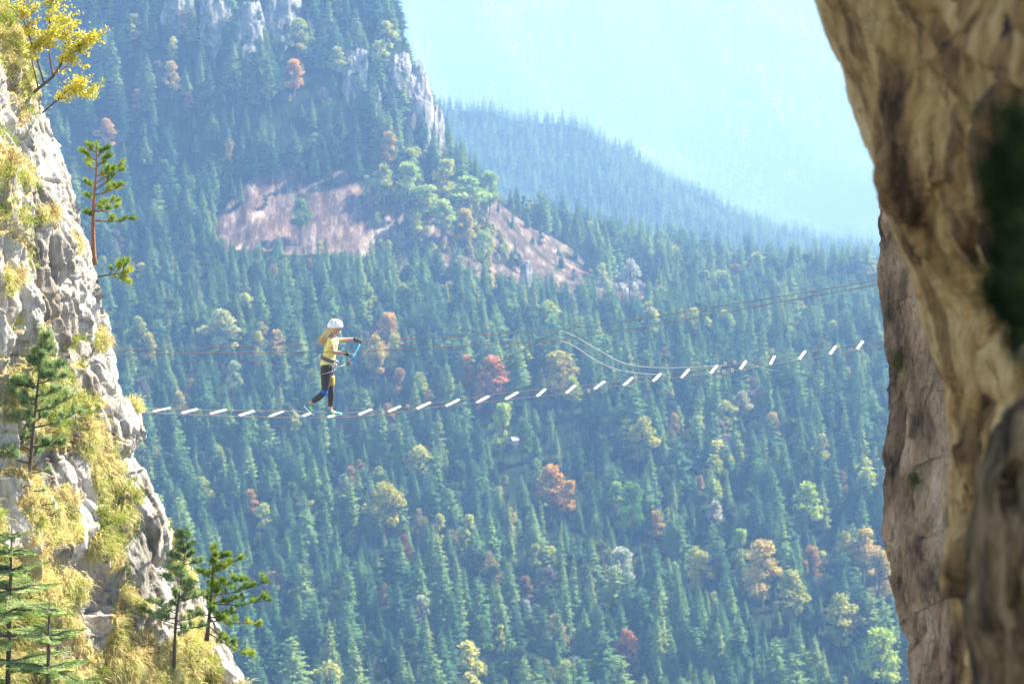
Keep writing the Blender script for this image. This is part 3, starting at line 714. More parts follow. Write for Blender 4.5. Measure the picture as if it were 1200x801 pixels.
def pick(mask, n, seed):
    r = np.random.default_rng(seed); ii = np.nonzero(mask.ravel())[0]; ii = r.choice(ii, min(n, len(ii)), replace=False)
    return LP.reshape(-1, 3)[ii], LN.reshape(-1, 3)[ii], r
M_straw = foliage("dry_grass", [(.08, (.20, .12, .05)), (.25, (.44, .32, .12)), (.40, (.64, .53, .23)), (.6, (.76, .69, .36)), (.78, (.52, .54, .14)), (1, (.28, .36, .06))], .35, nscale=1.1, rand=False, isl=.45)
M_green = foliage("green_grass", [(.2, (.12, .18, .03)), (.55, (.26, .33, .05)), (.9, (.42, .42, .09))], .4, nscale=1.5, rand=False, isl=.4)
vis_ = (LW > -.02) & (LW < .98) & (LPY > -40) & (LPY < 880)
C, Nm, r = pick((LVEG > .68) & vis_, 9500, 1)
V, Fq = blades(C, Nm, 18, .05+.17*r.random(len(C))**2, .0065, 2, droop=.8)
o = link("dry_grass", mesh_np("dry_grass", V, Fq, [M_straw])); tag(o, "straw yellow dry grass hanging on the ledges of the left cliff", "grass", kind='stuff')
C, Nm, r = pick((LVEG > .56) & vis_ & (fbm(LP[..., 0]*1.2, LP[..., 1]*.8, LP[..., 2]*1.2, 2, 66) > .08), 4200, 3)
V, Fq = blades(C, Nm, 20, .05+.13*r.random(len(C)), .0075, 4, droop=.7)
o = link("green_grass", mesh_np("green_grass", V, Fq, [M_green])); tag(o, "fresh green grass patches among the straw on the left cliff", "grass", kind='stuff')

# big individual grass clumps
def at_left(px, py):   # the point of the left cliff seen at a pixel
    q = np.abs(PXL-px) + np.abs(PYL-py) + (LW < 0)*999; i = np.unravel_index(np.argmin(q), q.shape)
    return LP[i].copy(), LN[i].copy()
PXL, PYL = proj(LP[..., 0], LP[..., 1], LP[..., 2])
CLUMPS = [(155, 775, .62, "largest straw grass clump at the bottom of the left cliff between the small pines"), (195, 782, .5, "straw grass clump right beside the largest one, at the foot of the thin pine"), (128, 560, .55, "drooping grey green grass clump under the knob of the left cliff"),
          (105, 520, .5, "grass clump hanging left of the drooping one, beside the tall young pine"), (140, 595, .45, "brownish grass clump just below the drooping one on the left cliff"), (118, 400, .3, "short grass clump in the crack behind the tall young pine's top"),
          (95, 685, .42, "round yellow grass clump above the dark hollow of the left cliff"), (120, 640, .36, "yellow grass clump above the round one by the dark hollow"), (60, 620, .45, "pale grass clump below the tall young pine"), (230, 745, .4, "grass clump under the dark pine on the lower cliff edge"),
          (35, 45, .32, "dark grass clump under the yellow leaved tree at the cliff top"), (30, 200, .36, "olive grass clump on the upper left cliff"), (60, 250, .3, "small olive grass clump in a gully of the upper cliff"), (85, 285, .3, "green grass clump on the cliff edge below the edge pine"),
          (15, 330, .4, "straw grass clump left of the deep crack"), (20, 470, .42, "straw grass clump left of the tall young pine"), (162, 470, .2, "little grass clump on top of the rock knob where the bridge starts"), (75, 590, .4, "straw grass clump right of the tall young pine's foot"), (150, 700, .3, "small green grass clump on the white slab")]
for i, (a, b, s, lab) in enumerate(CLUMPS):
    c, nn = at_left(a, b); rr2 = np.random.default_rng(500+i); k = 30
    dd_ = np.linalg.norm((LP.reshape(-1, 3)-c)*np.array([1, .8, 1.2]), axis=1); jj = rr2.choice(np.nonzero(dd_ < s*.75)[0], k); C = LP.reshape(-1, 3)[jj]; Nn2 = LN.reshape(-1, 3)[jj]
    V, Fq = blades(C - c, Nn2, 44, np.full(k, s*(.34 if b > 480 else .28)), .0075, 600+i, droop=1.15, spread=.7)
    o = link("grass_clump", mesh_np("grass_clump", V, Fq, [M_straw])); o.location = c - nn*.03; tag(o, lab, "grass clump", "tall grass clumps on the left cliff")

# right far cliff
def RX(py): return np.interp(py, [60, 215, 235, 262, 300, 330, 400, 480, 520, 545, 620, 700, 760, 801, 900], [1046, 1030, 1027, 1022, 1028, 1026, 1031, 1037, 1034, 1032, 1035, 1049, 1057, 1061, 1075])
def right_base(U, V):
    py = 60 + 860*V; w = U*1.25-.25; wf = np.clip(w, 0, 1); wb = np.clip(-w/.25, 0, 1); e = RX(py)+3
    x, y, z = unproj(e + wf*240, py, 49.0 - 3.5*wf)
    return np.stack([x + wb*4.0, y + wb*1.0, z], -1)
def right_disp(P, U, V):
    a, b, c = P[..., 0]-.12*P[..., 2], P[..., 1], P[..., 2]; w = U*1.25-.25; edge = np.exp(-(w/.08)**2)
    return (fbm(a*.7, b*.7, c*.35, 3, 101)*.28 + ridged(a*1.6, b*1.2, c*.30, 3, 104)*.16)*(1-.6*edge) - .10*np.clip(ridged(a*2.1, b*1, c*.42, 2, 110)-.45, 0, 1)*3 + ridged(a*6, b*6, c*3.5, 5, 121, .62)*.03 + worley(a*1.6+.2*fbm(a, b, c, 2, 7), b, c*.6, 460)[0]*.09 + worley(a*5, b*5, c*2.6, 470)[0]*.03
P, Nn, U, V, fc = sheet(420, 760, right_base, right_disp)
M_brown = rock_mat("brown_limestone", [(.32, (.08, .052, .033)), (.43, (.25, .165, .10)), (.54, (.41, .28, .17)), (.7, (.55, .42, .30))], scale=1.3, bump=.9, stretch=(1.4, 1.2, .5), fine=7)
o = link("shaded_cliff", mesh_np("shaded_cliff", P.reshape(-1, 3), fc, [M_brown], True)); tag(o, "tall shaded brown grey cliff in focus on the right, where the cables end", "cliff")
RP, RN = P, Nn; PXR, PYR = proj(P[..., 0], P[..., 1], P[..., 2])
M_moss = foliage("moss", [(.2, (.05, .06, .015)), (.6, (.14, .14, .03)), (1, (.20, .19, .05))], .3, nscale=3, rand=False)
for i, (a, b, s, lab) in enumerate([(1054, 424, .14, "upper moss tuft near the edge of the right cliff"), (1082, 442, .15, "moss tuft on the right cliff just below a pale slab"), (1070, 632, .17, "largest moss tuft low in a crack of the right cliff"), (1049, 557, .10, "small moss tuft on the left edge side of the right cliff's crack"), (1071, 562, .12, "moss tuft in the middle crack of the right cliff"), (1098, 645, .09, "tiny moss tuft beside the blurred rock")]):
    q = np.abs(PXR-a)+np.abs(PYR-b); k = np.unravel_index(np.argmin(q), q.shape); c = RP[k]; nn = RN[k]; rr2 = np.random.default_rng(700+i)
    C = rr2.normal(size=(14, 3))*np.array([.35, .2, .6])*s; V, Fq = blades(C, np.repeat(nn[None], 14, 0), 40, np.full(14, s*.7), .004, 720+i, droop=1.4, spread=1.1)
    o = link("moss_tuft", mesh_np("moss_tuft", V, Fq, [M_moss])); o.location = c + nn*.05; tag(o, lab, "moss", "moss tufts on the right cliff")

# near blurred cliff
def NX(py): return np.interp(py, [-80, 0, 40, 95, 150, 200, 250, 320, 400, 450, 520, 580, 640, 720, 801, 900], [922, 949, 962, 985, 1004, 1024, 1034, 1060, 1080, 1098, 1108, 1106, 1102, 1108, 1104, 1108])
def near_base(U, V):
    py = -90 + 1000*V; w = U*1.2-.2; wf = np.clip(w, 0, 1); wb = np.clip(-w/.2, 0, 1); e = NX(py)+2
    x, y, z = unproj(e + wf*(1330-e), py, 13.5 - 7.5*wf**.8)
    return np.stack([x + wb*1.6, y + wb*3.0, z], -1)
def near_disp(P, U, V):
    a, b, c = P[..., 0]+.35*P[..., 2], P[..., 1], P[..., 2]; w = U*1.2-.2; edge = np.exp(-(w/.07)**2)
    return (fbm(a*1.6, b*.9, c*1.0, 3, 201)*.26 + ridged(a*3.0, b*1.8, c*1.5, 3, 204)*.14 + worley(a*3.2+.3*fbm(a*2, b, c*2, 2, 7), b*1.5, c*1.8, 480)[0]*.05)*(1-.8*edge) + (ridged(a*12, b*8, c*6, 4, 221, .6)*.012 + worley(a*9, b*6, c*6, 490)[0]*.018)*(1-.4*edge)
P, Nn, U, V, fc = sheet(420, 620, near_base, near_disp)
M_gold = rock_mat("golden_rock", [(.37, (.06, .032, .014)), (.45, (.25, .135, .05)), (.52, (.47, .27, .095)), (.62, (.68, .45, .20))], scale=2.2, bump=.8, stretch=(1.3, 1.0, .45), fine=6)
o = link("near_cliff", mesh_np("near_cliff", P.reshape(-1, 3), fc, [M_gold], True)); tag(o, "out of focus golden brown rock wall closest to the viewer, filling the right side", "cliff")
def DX(py): return np.interp(py, [430, 470, 500, 560, 640, 720, 801, 900], [1260, 1205, 1168, 1142, 1128, 1126, 1134, 1138])
def dark_base(U, V):
    py = 425 + 480*V; w = U*1.2-.2; wf = np.clip(w, 0, 1); wb = np.clip(-w/.2, 0, 1); e = DX(py)+2
    x, y, z = unproj(e + wf*(1360-e), py, 8.6 - 2.6*wf)
    return np.stack([x + wb*.5, y + wb*1.2, z], -1)
def dark_disp(P, U, V):
    a, b, c = P[..., 0]+.2*P[..., 2], P[..., 1], P[..., 2]; w = U*1.2-.2
    return (fbm(a*3, b*2, c*2, 4, 301)*.07 + ridged(a*7, b*5, c*3, 3, 304)*.035 + worley(a*6, b*4, c*4, 495)[0]*.03)*(1-.7*np.exp(-(w/.08)**2))
P, Nn, U, V, fc = sheet(240, 300, dark_base, dark_disp)
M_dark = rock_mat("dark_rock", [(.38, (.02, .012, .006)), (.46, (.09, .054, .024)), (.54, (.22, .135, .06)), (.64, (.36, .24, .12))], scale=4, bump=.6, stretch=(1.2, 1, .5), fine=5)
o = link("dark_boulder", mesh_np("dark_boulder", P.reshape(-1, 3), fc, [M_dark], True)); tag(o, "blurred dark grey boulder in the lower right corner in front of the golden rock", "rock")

# ivy-like bush on the near rock
def leaves_mesh(name, C, size, seed, mat, asp=.55):
    r = np.random.default_rng(seed); n = len(C); u = r.normal(size=(n, 3)); u /= np.linalg.norm(u, axis=1)[:, None]; v = np.cross(u, r.normal(size=(n, 3))); v /= np.linalg.norm(v, axis=1)[:, None]
    s = (size*(.6+.7*r.random(n)))[:, None]
    V = np.stack([C-u*s, C+v*s*asp, C+u*s, C-v*s*asp], 1).reshape(-1, 3); return mesh_np(name, V, np.arange(4*n).reshape(-1, 4), [mat])
M_dkleaf = foliage("dark_leaves", [(.2, (.008, .012, .006)), (.6, (.016, .024, .009)), (.95, (.05, .045, .015))], .25, nscale=5, rand=False)
t = empty("rock_bush", V3(1195, 300, 3.8)); tag(t, "blurred dark green bush growing on the near golden rock", "bush")
rr2 = np.random.default_rng(9); C = []
for (a, b, sx, sy, k) in [(1196, 200, 36, 45, 420), (1188, 300, 26, 60, 480), (1205, 350, 24, 50, 480), (1172, 215, 22, 26, 100), (1200, 150, 20, 30, 160), (1210, 400, 20, 36, 200)]:
    q = rr2.normal(size=(k, 3)); a_ = a+q[:, 0]*sx*.55; b_ = b+q[:, 1]*sy*.55; yy = 3.7+q[:, 2]*.12
    x, y, z = unproj(a_, b_, yy); C.append(np.stack([x, yy, z], -1))
C = np.concatenate(C) - np.array(t.location); link("foliage", leaves_mesh("foliage", C, .016, 11, M_dkleaf), t)
mb = MB()
for k in range(14):
    p = V3(1330, 330+random.uniform(-30, 30), 3.9)-t.location; q = Vector(C[random.randrange(len(C))]); mb.tube([p, p.lerp(q, .5)+Vector((0, 0, random.uniform(-.03, .03))), q], [.008, .005, .002], 5)
mb.build("twigs", M_bark, t)

# ------------------------------------------------------------------ cliff pines and other foreground trees
M_pine = foliage("pine_needles", [(.15, (.06, .13, .02)), (.5, (.24, .36, .05)), (.85, (.55, .56, .10))], .4, nscale=2.2, rand=False, isl=.5)
M_bluepine = foliage("young_pine_needles", [(.15, (.09, .16, .06)), (.5, (.27, .38, .15)), (.85, (.58, .62, .30))], .4, nscale=2.2, rand=False, isl=.5)
M_fir = foliage("fir_needles", [(.1, (.06, .12, .035)), (.45, (.24, .36, .10)), (.85, (.62, .66, .32))], .45, nscale=2.5, rand=False, isl=.5)
def needles(C, D, n_per, ln, wd, seed, spread=.9):
    r = np.random.default_rng(seed); C = np.repeat(C, n_per, 0); D = np.repeat(D, n_per, 0); m = len(C)
    d = D + r.normal(size=(m, 3))*spread*.6; d /= np.linalg.norm(d, axis=1)[:, None]
    C = C + D*(r.random(m)[:, None]-.5)*ln*.9
    s = np.cross(d, r.normal(size=(m, 3))); s /= np.linalg.norm(s, axis=1)[:, None]; s *= wd
    L_ = ln*(.6+.5*r.random(m))[:, None]
    V = np.stack([C-s, C+s, C+d*L_+s*.3, C+d*L_-s*.3], 1).reshape(-1, 3); return V, np.arange(4*m).reshape(-1, 4)
def pine(base, top, branches, label, mat_n, mat_b, seed, trad=.035, nl=.085, tuft=46, group="small pines on the left cliff"):
    """base/top points; branches: (t along the trunk, dx, dy, dz, n tufts)"""
    r = random.Random(seed); base = Vector(base); top = Vector(top); t = empty("pine_tree", base); tag(t, label, "tree", group)
    ax = top-base; H = ax.length; wob = Vector((r.uniform(-1, 1), r.uniform(-1, 1), 0))*.02*H
    def tp(s): return ax*s + wob*math.sin(s*5)
    mb = MB(); mb.tube([tp(-.08)]+[tp(k/10) for k in range(11)], [trad*1.2]+[trad*(1-.85*k/10) for k in range(11)], 8); mb.build("trunk", mat_b, t, True)
    bb = MB(); C = []; D = []
    def tuftpt(p, d): C.append(tuple(p)); D.append(tuple(d.normalized()))
    for (s, dx, dy, dz, nt) in branches:
        p0 = tp(s); v = Vector((dx, dy, dz)); p1 = p0+v*.5+Vector((0, 0, -.06*v.length)); p2 = p0+v
        bb.tube([p0, p1, p2], [trad*.35, trad*.24, trad*.1], 5)
        for k in range(nt):
            q = .3+.7*((k+.8)/nt); pc = p0.lerp(p1, q*2) if q < .5 else p1.lerp(p2, q*2-1)
            off = Vector((r.uniform(-1, 1), r.uniform(-1, 1), r.uniform(-.2, .9)))*.17*v.length*(1.25-q*.6)
            pe = pc+off; bb.tube([pc, pe], [trad*.14, trad*.07], 4, cap=False); dd = (v.normalized()*.6+off.normalized()*.7+Vector((0, 0, .35)))
            tuftpt(pe, dd); tuftpt(pc.lerp(pe, .5), dd)
        tuftpt(p2, v+Vector((0, 0, .3*v.length)))
    tuftpt(tp(1.0), Vector((0, 0, 1))); tuftpt(tp(.96), Vector((0.2, 0, 1)))
    bb.build("branches", mat_b, t)
    V, Fq = needles(np.array(C), np.array(D), int(tuft*1.1), nl*1.05, .0050, seed); link("needles", mesh_np("needles", V, Fq, [mat_n]), t)
    return t
def spread(seed, n, t0, t1, lmax, lmin, right=.0, up=.3, nt=4, ydep=.8):
    r = random.Random(seed); out = []
    for k in range(n):
        s = t0+(t1-t0)*(k+r.random()*.7)/n; L_ = (lmax+(lmin-lmax)*((s-t0)/(t1-t0)))*r.uniform(.7, 1.1); a = r.uniform(0, 6.28)
        out.append((s, (math.cos(a)+right)*L_, math.sin(a)*L_*ydep, up*L_*r.uniform(.4, 1.3), nt))
    return out
S50 = 1/66.0
# pine on the cliff edge, upper
pine(V3(110, 300, 50.4), V3(112, 170, 50.4), [(s, x*S50, y, z*S50, n) for s, x, y, z, n in [(.32, 42, .1, 2, 6), (.40, 30, -.2, 8, 4), (.46, 25, .2, 4, 4), (.55, 33, -.1, 12, 6), (.60, 28, .2, 22, 5), (.66, 30, .0, 22, 6), (.5, -9, .1, 6, 2), (.72, 22, -.2, 12, 4), (.78, -12, .2, 8, 3), (.82, 16, .1, 10, 4), (.86, -14, -.1, 12, 3), (.9, 12, 0, 10, 3), (.93, -9, 0, 9, 3), (.62, -11, .1, 6, 3), (.36, -8, 0, 4, 2)]],
     "orange stemmed pine leaning off the edge of the upper left cliff", M_pine, M_pinebark, 1, .045, .085, 60)
pine(V3(108, 325, 50.2), V3(152, 318, 50.0), [(s, x*S50, y, z*S50, n) for s, x, y, z, n in [(.4, 12, .1, 14, 3), (.5, 14, .1, -6, 4), (.6, 12, -.1, 16, 4), (.8, 6, .1, 12, 3), (.7, 10, .1, -12, 4), (.9, 6, .1, 2, 4), (.75, 4, .1, -2, 4)]],
     "short sideways pine just below the orange stemmed pine", M_pine, M_bark, 2, .022, .075, 50)
pine(V3(32, 655, 46.2), V3(46, 388, 46.2), spread(31, 30, .42, .98, .85, .16, .10, .35, 6) + spread(32, 6, .12, .4, .45, .3, .2, .1, 0), "tallest young pine on the left cliff with grey green needles", M_bluepine, M_bark, 3, .05, .11, 70)
pine(V3(204, 770, 48.2), V3(218, 622, 48.2), spread(33, 28, .2, .98, .60, .16, .05, .35, 5), "thin light green pine above the grass clumps on the lower cliff", M_bluepine, M_bark, 4, .032, .085, 50)
pine(V3(243, 742, 48.8), V3(252, 642, 48.8), spread(34, 20, .12, .98, .5, .18, .1, .3, 5) + [(s, x*S50, y, z*S50, n) for s, x, y, z, n in [(.45, 62, .1, 14, 9), (.35, 68, -.1, 6, 9), (.2, 55, .2, -12, 8), (.75, 32, .1, 12, 6), (.02, 50, .1, -30, 6), (.1, 30, -.1, -22, 6), (.6, 38, .1, 2, 6)]], "dark pine with long right hand branches at the lower cliff edge", M_pine, M_bark, 5, .038, .085, 60)
# fir branches low on the left
def fir(base, top, tiers, label, seed):
    r = random.Random(seed); base = Vector(base); t = empty("fir_tree", base); tag(t, label, "tree", "young firs on the left cliff"); ax = Vector(top)-base
    mb = MB(); mb.tube([ax*(-.1), ax*.5, ax], [.05, .035, .01], 7); mb.build("trunk", M_bark, t, True)
    bb = MB(); C = []; D = []
    for (s, L_, n) in tiers:
        for k in range(n):
            a = 2*math.pi*(k+r.random()*.6)/n; v = Vector((math.cos(a), math.sin(a)*.9, r.uniform(-.22, .22)))*L_*r.uniform(.5, 1.2); p0 = ax*s; bb.tube([p0, p0+v*.5+Vector((0, 0, .03)), p0+v], [.014, .009, .003], 4)
            sd = v.cross(Vector((0, 0, 1))).normalized()
            for q in range(12):
                f = .15+.85*q/11; p = p0+v*f
                for sgn in (-1, 1):
                    tl = L_*.34*(1.08-f)*r.uniform(.7, 1.2)+.03; tv = (sd*sgn*.8+v.normalized()*.7)*tl; bb.tube([p, p+tv], [.004, .002], 3, cap=False)
                    m = max(2, int(tl/.035))
                    for j in range(m): C.append(tuple(p+tv*(j+.5)/m)); D.append(tuple(tv.normalized()))
                C.append(tuple(p)); D.append(tuple(v.normalized()))
    bb.build("branches", M_bark, t)
    C = np.array(C); D = np.array(D); r2 = np.random.default_rng(seed); k = 9; C2 = np.repeat(C, k, 0); D2 = np.repeat(D, k, 0); m = len(C2)
    sd = np.cross(D2, [0, 0, 1.0]); sd /= (np.linalg.norm(sd, axis=1)[:, None]+1e-6); d = D2*.5+sd*np.where(r2.random(m) < .5, -1, 1)[:, None]+r2.normal(size=(m, 3))*.22; d /= np.linalg.norm(d, axis=1)[:, None]
    C2 = C2+D2*(r2.random(m)[:, None]-.5)*.05; w2 = np.cross(d, r2.normal(size=(m, 3))); w2 /= np.linalg.norm(w2, axis=1)[:, None]; w2 *= .006; L2 = .045*(.7+.5*r2.random(m))[:, None]
    V = np.stack([C2-w2, C2+w2, C2+d*L2+w2*.5, C2+d*L2-w2*.5], 1).reshape(-1, 3); link("needles", mesh_np("needles", V, np.arange(4*m).reshape(-1, 4), [M_fir]), t)
fir(V3(8, 850, 43.0), V3(14, 615, 43.0), [(.18, 1.1, 6), (.32, 1.05, 6), (.45, 1.15, 6), (.58, 1.0, 6), (.68, .85, 7), (.78, .6, 6), (.87, .42, 6), (.95, .2, 5)], "light green young fir with flat sprays in the lower left corner", 41)
fir(V3(55, 880, 42.2), V3(58, 700, 42.2), [(.35, 1.0, 8), (.55, .9, 8), (.75, .6, 7), (.92, .3, 5)], "low bushy fir at the bottom edge right of the taller fir", 42)

# yellow leaved tree at the top left
M_yleaf = foliage("yellow_leaves", [(.2, (.30, .32, .05)), (.5, (.58, .50, .06)), (.85, (.72, .60, .10))], .5, nscale=3, rand=False, isl=.6)
def leafy(base, limbs, label, seed, dens=1.0):
    r = random.Random(seed); base = Vector(base); t = empty("broadleaf_tree", base); tag(t, label, "tree"); mb = MB(); C = []
    for pts, rad, cl in limbs:
        P_ = [Vector(p)-base for p in pts]; mb.tube(P_, [rad*(1-.75*k/(len(P_)-1)) for k in range(len(P_))], 6)
        for k in range(cl):
            s = r.uniform(.35, 1.0)*(len(P_)-1); i = min(int(s), len(P_)-2); p = P_[i].lerp(P_[i+1], s-i); d = Vector((r.uniform(-.4, 1), r.uniform(-1, 1), r.uniform(-.35, .8)))*r.uniform(.12, .42)
            mb.tube([p, p+d*.5+Vector((0, 0, .02)), p+d], [rad*.15, rad*.1, rad*.05], 4, cap=False)
            for q in range(int(24*dens)): C.append(tuple(p+d*r.uniform(.3, 1.1)+Vector((r.gauss(0, .05), r.gauss(0, .05), r.gauss(0, .028)))))
    mb.build("limbs", M_bark, t); link("leaves", leaves_mesh("leaves", np.array(C), .030, seed, M_yleaf), t)
leafy(V3(40, 105, 49.5), [([V3(40, 108, 49.5), V3(62, 90, 49.3), V3(75, 70, 49.2), V3(95, 52, 49.1), (V3(108, 42, 49))], .028, 46), ([V3(52, 98, 49.4), V3(40, 60, 49.3), V3(28, 25, 49.2), V3(22, 5, 49.1)], .02, 30),
      ([V3(62, 88, 49.3), V3(56, 50, 49.5), V3(60, 5, 49.7), V3(70, -20, 49.8)], .02, 34), ([V3(72, 76, 49.2), V3(78, 45, 49.0), V3(70, 20, 49)], .016, 26), ([V3(45, 104, 49.5), V3(35, 62, 49.0), V3(60, 40, 48.8)], .016, 30), ([V3(70, 84, 49.2), V3(84, 74, 49.2), V3(97, 78, 49.2)], .008, 3)],
      "yellow leaved broadleaf tree leaning out from the top of the left cliff", 61, 1.2)
leafy(V3(52, 130, 49.6), [([V3(50, 132, 49.6), V3(66, 118, 49.5), V3(82, 104, 49.4), V3(98, 96, 49.3)], .018, 22), ([V3(62, 121, 49.5), V3(85, 110, 49.4), V3(108, 108, 49.3)], .012, 22)], "small yellow leaved branch growing just below the larger yellow tree", 62, 1.0)
leafy(V3(36, 0, 48.5), [([V3(20, -60, 48.5), V3(55, -20, 48.5), V3(78, 0, 48.5), V3(72, 6, 48.5)], .02, 4)], "bare twig reaching in at the top edge above the yellow tree", 63, .6)
# stump
mb = MB(); p = V3(30, 520, 46.8); mb.tube([p+Vector((0, 0, -.25)), p, p+Vector((.02, 0, .22)), p+Vector((.03, 0, .3))], [.07, .06, .045, .02], 8); o = mb.build("tree_stump", M_bark, None, True); tag(o, "short broken brown stump beside the tallest young pine", "stump")

# ------------------------------------------------------------------ rope bridge
M_steel = simple("cable_steel", (.42, .36, .33), .45, .6, noise=.15, nscale=60)
M_rust = simple("cable_dark", (.24, .19, .165), .55, .4, noise=.2, nscale=60)
M_rope = simple("pale_rope", (.50, .48, .45), .8)
M_step = simple("step_paint", (.56, .55, .52), .45, .1, noise=.25, nscale=8)
M_clamp = simple("clamp_zinc", (.62, .58, .5), .35, .8)
DN, DF = 49.78, 50.22
def smoothpts(pts, n=60):
    xs = [p[0] for p in pts]; ys = [p[1] for p in pts]; q = np.linspace(xs[0], xs[-1], n)
    out = []
    for x in q:   # monotone smooth through the points (Catmull-Rom)
        i = min(max(int(np.searchsorted(xs, x))-1, 0), len(xs)-2); t = (x-xs[i])/(xs[i+1]-xs[i])
        def sl(k):
            if k <= 0: return (ys[1]-ys[0])/(xs[1]-xs[0])
            if k >= len(xs)-1: return (ys[-1]-ys[-2])/(xs[-1]-xs[-2])
            return (ys[k+1]-ys[k-1])/(xs[k+1]-xs[k-1])
        h = xs[i+1]-xs[i]; m0 = sl(i)*h; m1 = sl(i+1)*h
        y = (2*t**3-3*t*t+1)*ys[i]+(t**3-2*t*t+t)*m0+(-2*t**3+3*t*t)*ys[i+1]+(t**3-t*t)*m1
        out.append((x, y))
    return out
def cable(pts, Y, rad, Yb=None, n=60):
    pp = smoothpts(pts, n); out = []
    for k, (x, y) in enumerate(pp):
        yy = Y if Yb is None else Y+(Yb-Y)*k/(len(pp)-1); out.append(V3(x, y, yy))
    mb = MB(); mb.tube(out, rad, 6); return mb
bridge = empty("rope_bridge", (0, 0, 0)); tag(bridge, "cable footbridge of white metal steps hung between the two cliffs", "bridge")
farp = [(150, 476.5), (169, 478), (260, 480.5), (337, 481.5), (394, 483.5), (450, 480.5), (506, 472.5), (555, 466), (600, 459.5), (674, 453), (769, 439.5), (870, 425.5), (950, 412), (1024, 400.5), (1045, 397)]
nearp = [(146, 481.5), (169, 483), (260, 487), (337, 489), (400, 489), (454, 484.5), (506, 477.5), (560, 472), (600, 467.5), (674, 459.5), (740, 449.5), (800, 441.5), (870, 433), (950, 419.5), (1030, 406.5), (1048, 403)]
cable(farp, DF, .0075).build("foot_cable", M_steel, bridge, True); cable(nearp, DN, .0075).build("foot_cable", M_steel, bridge, True)
STEPS = [(179,482,199,478),(212.6,484,231,479.4),(246,485,265,480),(280,487,298,481.5),(315,488,332,482),(350,489.5,365,483.5),(384,489,398,484.5),(420,486,435,479.5),(454.5,482.5,469,476),(488,479,504,471.5),(522,476,538,468),(558,472,573,464),(592,468,607,459.5),
         (629,464.5,639,456),(663,461,674,451.5),(696,456,708,447),(730.5,452,741,442.5),(765,447,774,438),(798,443,807,433),(832,438,840,428.5),(867,433,874,423),(902,427.5,907.5,417.6),(936,421.5,943.5,411.5),(972,415.5,979,406),(1004,409.5,1011,400)]
for (a, b, c, d) in STEPS:
    p0 = V3(a, b, DN-.03); p1 = V3(c, d, DF+.03); ax = p1-p0; L_ = ax.length; q = ax.to_track_quat('X', 'Z').to_matrix().to_4x4()
    mb = MB(); Mx = Matrix.Translation((p0+p1)/2) @ q @ Matrix.Rotation(random.uniform(-.25, .25), 4, 'X')
    mb.box(Mx, L_, .044, .024); mb.box(Mx @ Matrix.Translation((0, 0, .016)), L_*.96, .036, .006)
    st = mb.build("step", M_step, bridge)
    bv = st.modifiers.new("b", 'BEVEL'); bv.width = .006; bv.segments = 2
for (a, b, Yv) in [(449, 484.5, DN), (463, 479.5, DF), (850, 426.5, DF), (861, 425, DF), (848, 436, DN), (858, 434.5, DN), (478, 476.5, DF), (690, 458, DN), (745, 443, DF)]:
    mb = MB(); p = V3(a, b, Yv); mb.box(Matrix.Translation(p), .035, .03, .06); mb.tube([p+Vector((-.02, 0, -.03)), p+Vector((-.02, 0, .05))], .006, 5); mb.tube([p+Vector((.02, 0, -.03)), p+Vector((.02, 0, .05))], .006, 5); mb.build("cable_clamp", M_clamp, bridge)
mb = MB(); mb.tube([V3(868, 425, DF), V3(886, 429, DF-.05), V3(905, 434, DN-.1)], .009, 6); mb.build("brace_rod", M_rope, bridge, True)
h1 = [(120, 410), (150, 408.5), (250, 407), (370, 403), (420, 399.5), (500, 396), (600, 391), (655, 387), (750, 373.5), (850, 357.5), (950, 341.5), (1026, 328.5), (1042, 326)]
h2 = [(118, 416), (150, 415), (250, 413.5), (370, 412.5), (412, 412), (500, 407.5), (600, 402), (655, 398.5), (700, 391), (750, 383.5), (850, 365.5), (950, 347.5), (1027, 333.5), (1044, 331)]
o = cable(h1, 50.28, .0072).build("hand_cable", M_rust, None, True); tag(o, "upper hand cable on the far side, held in the climber's farther hand", "cable", "hand cables above the bridge")
o = cable(h2, 49.72, .0072).build("hand_cable", M_rust, None, True); tag(o, "lower hand cable on the near side, passing behind nothing at the climber's waist height", "cable", "hand cables above the bridge")
o["label"] = "lower hand cable on the near side, crossing the climber's shirt"
for pts, Yv, lab in [([(656, 387), (672, 393), (700, 409), (730, 425), (760, 430), (800, 430.5), (850, 428)], 50.26, "upper slack rope drooping from the hand cable down to the right steps"),
                     ([(656, 398.5), (672, 405), (695, 420), (720, 432), (745, 437), (780, 439)], 49.74, "lower slack rope drooping to the right steps"),]:
    o = cable(pts, Yv, .0068).build("slack_rope", M_rope, None, True); tag(o, lab, "rope", "slack ropes on the bridge")
for pts, Yv, lab in [([(470, 476), (500, 462), (560, 436), (610, 412), (655, 388)], 50.24, "thin brown stay rope on the far side rising from steps to hand cable"),
                     ([(452, 485), (490, 474), (560, 445), (610, 423), (655, 399)], 49.76, "thin brown stay rope on the near side rising from steps to hand cable")]:
    o = cable(pts, Yv, .0055).build("stay_rope", M_rust, None, True); tag(o, lab, "rope", "stay ropes on the bridge")

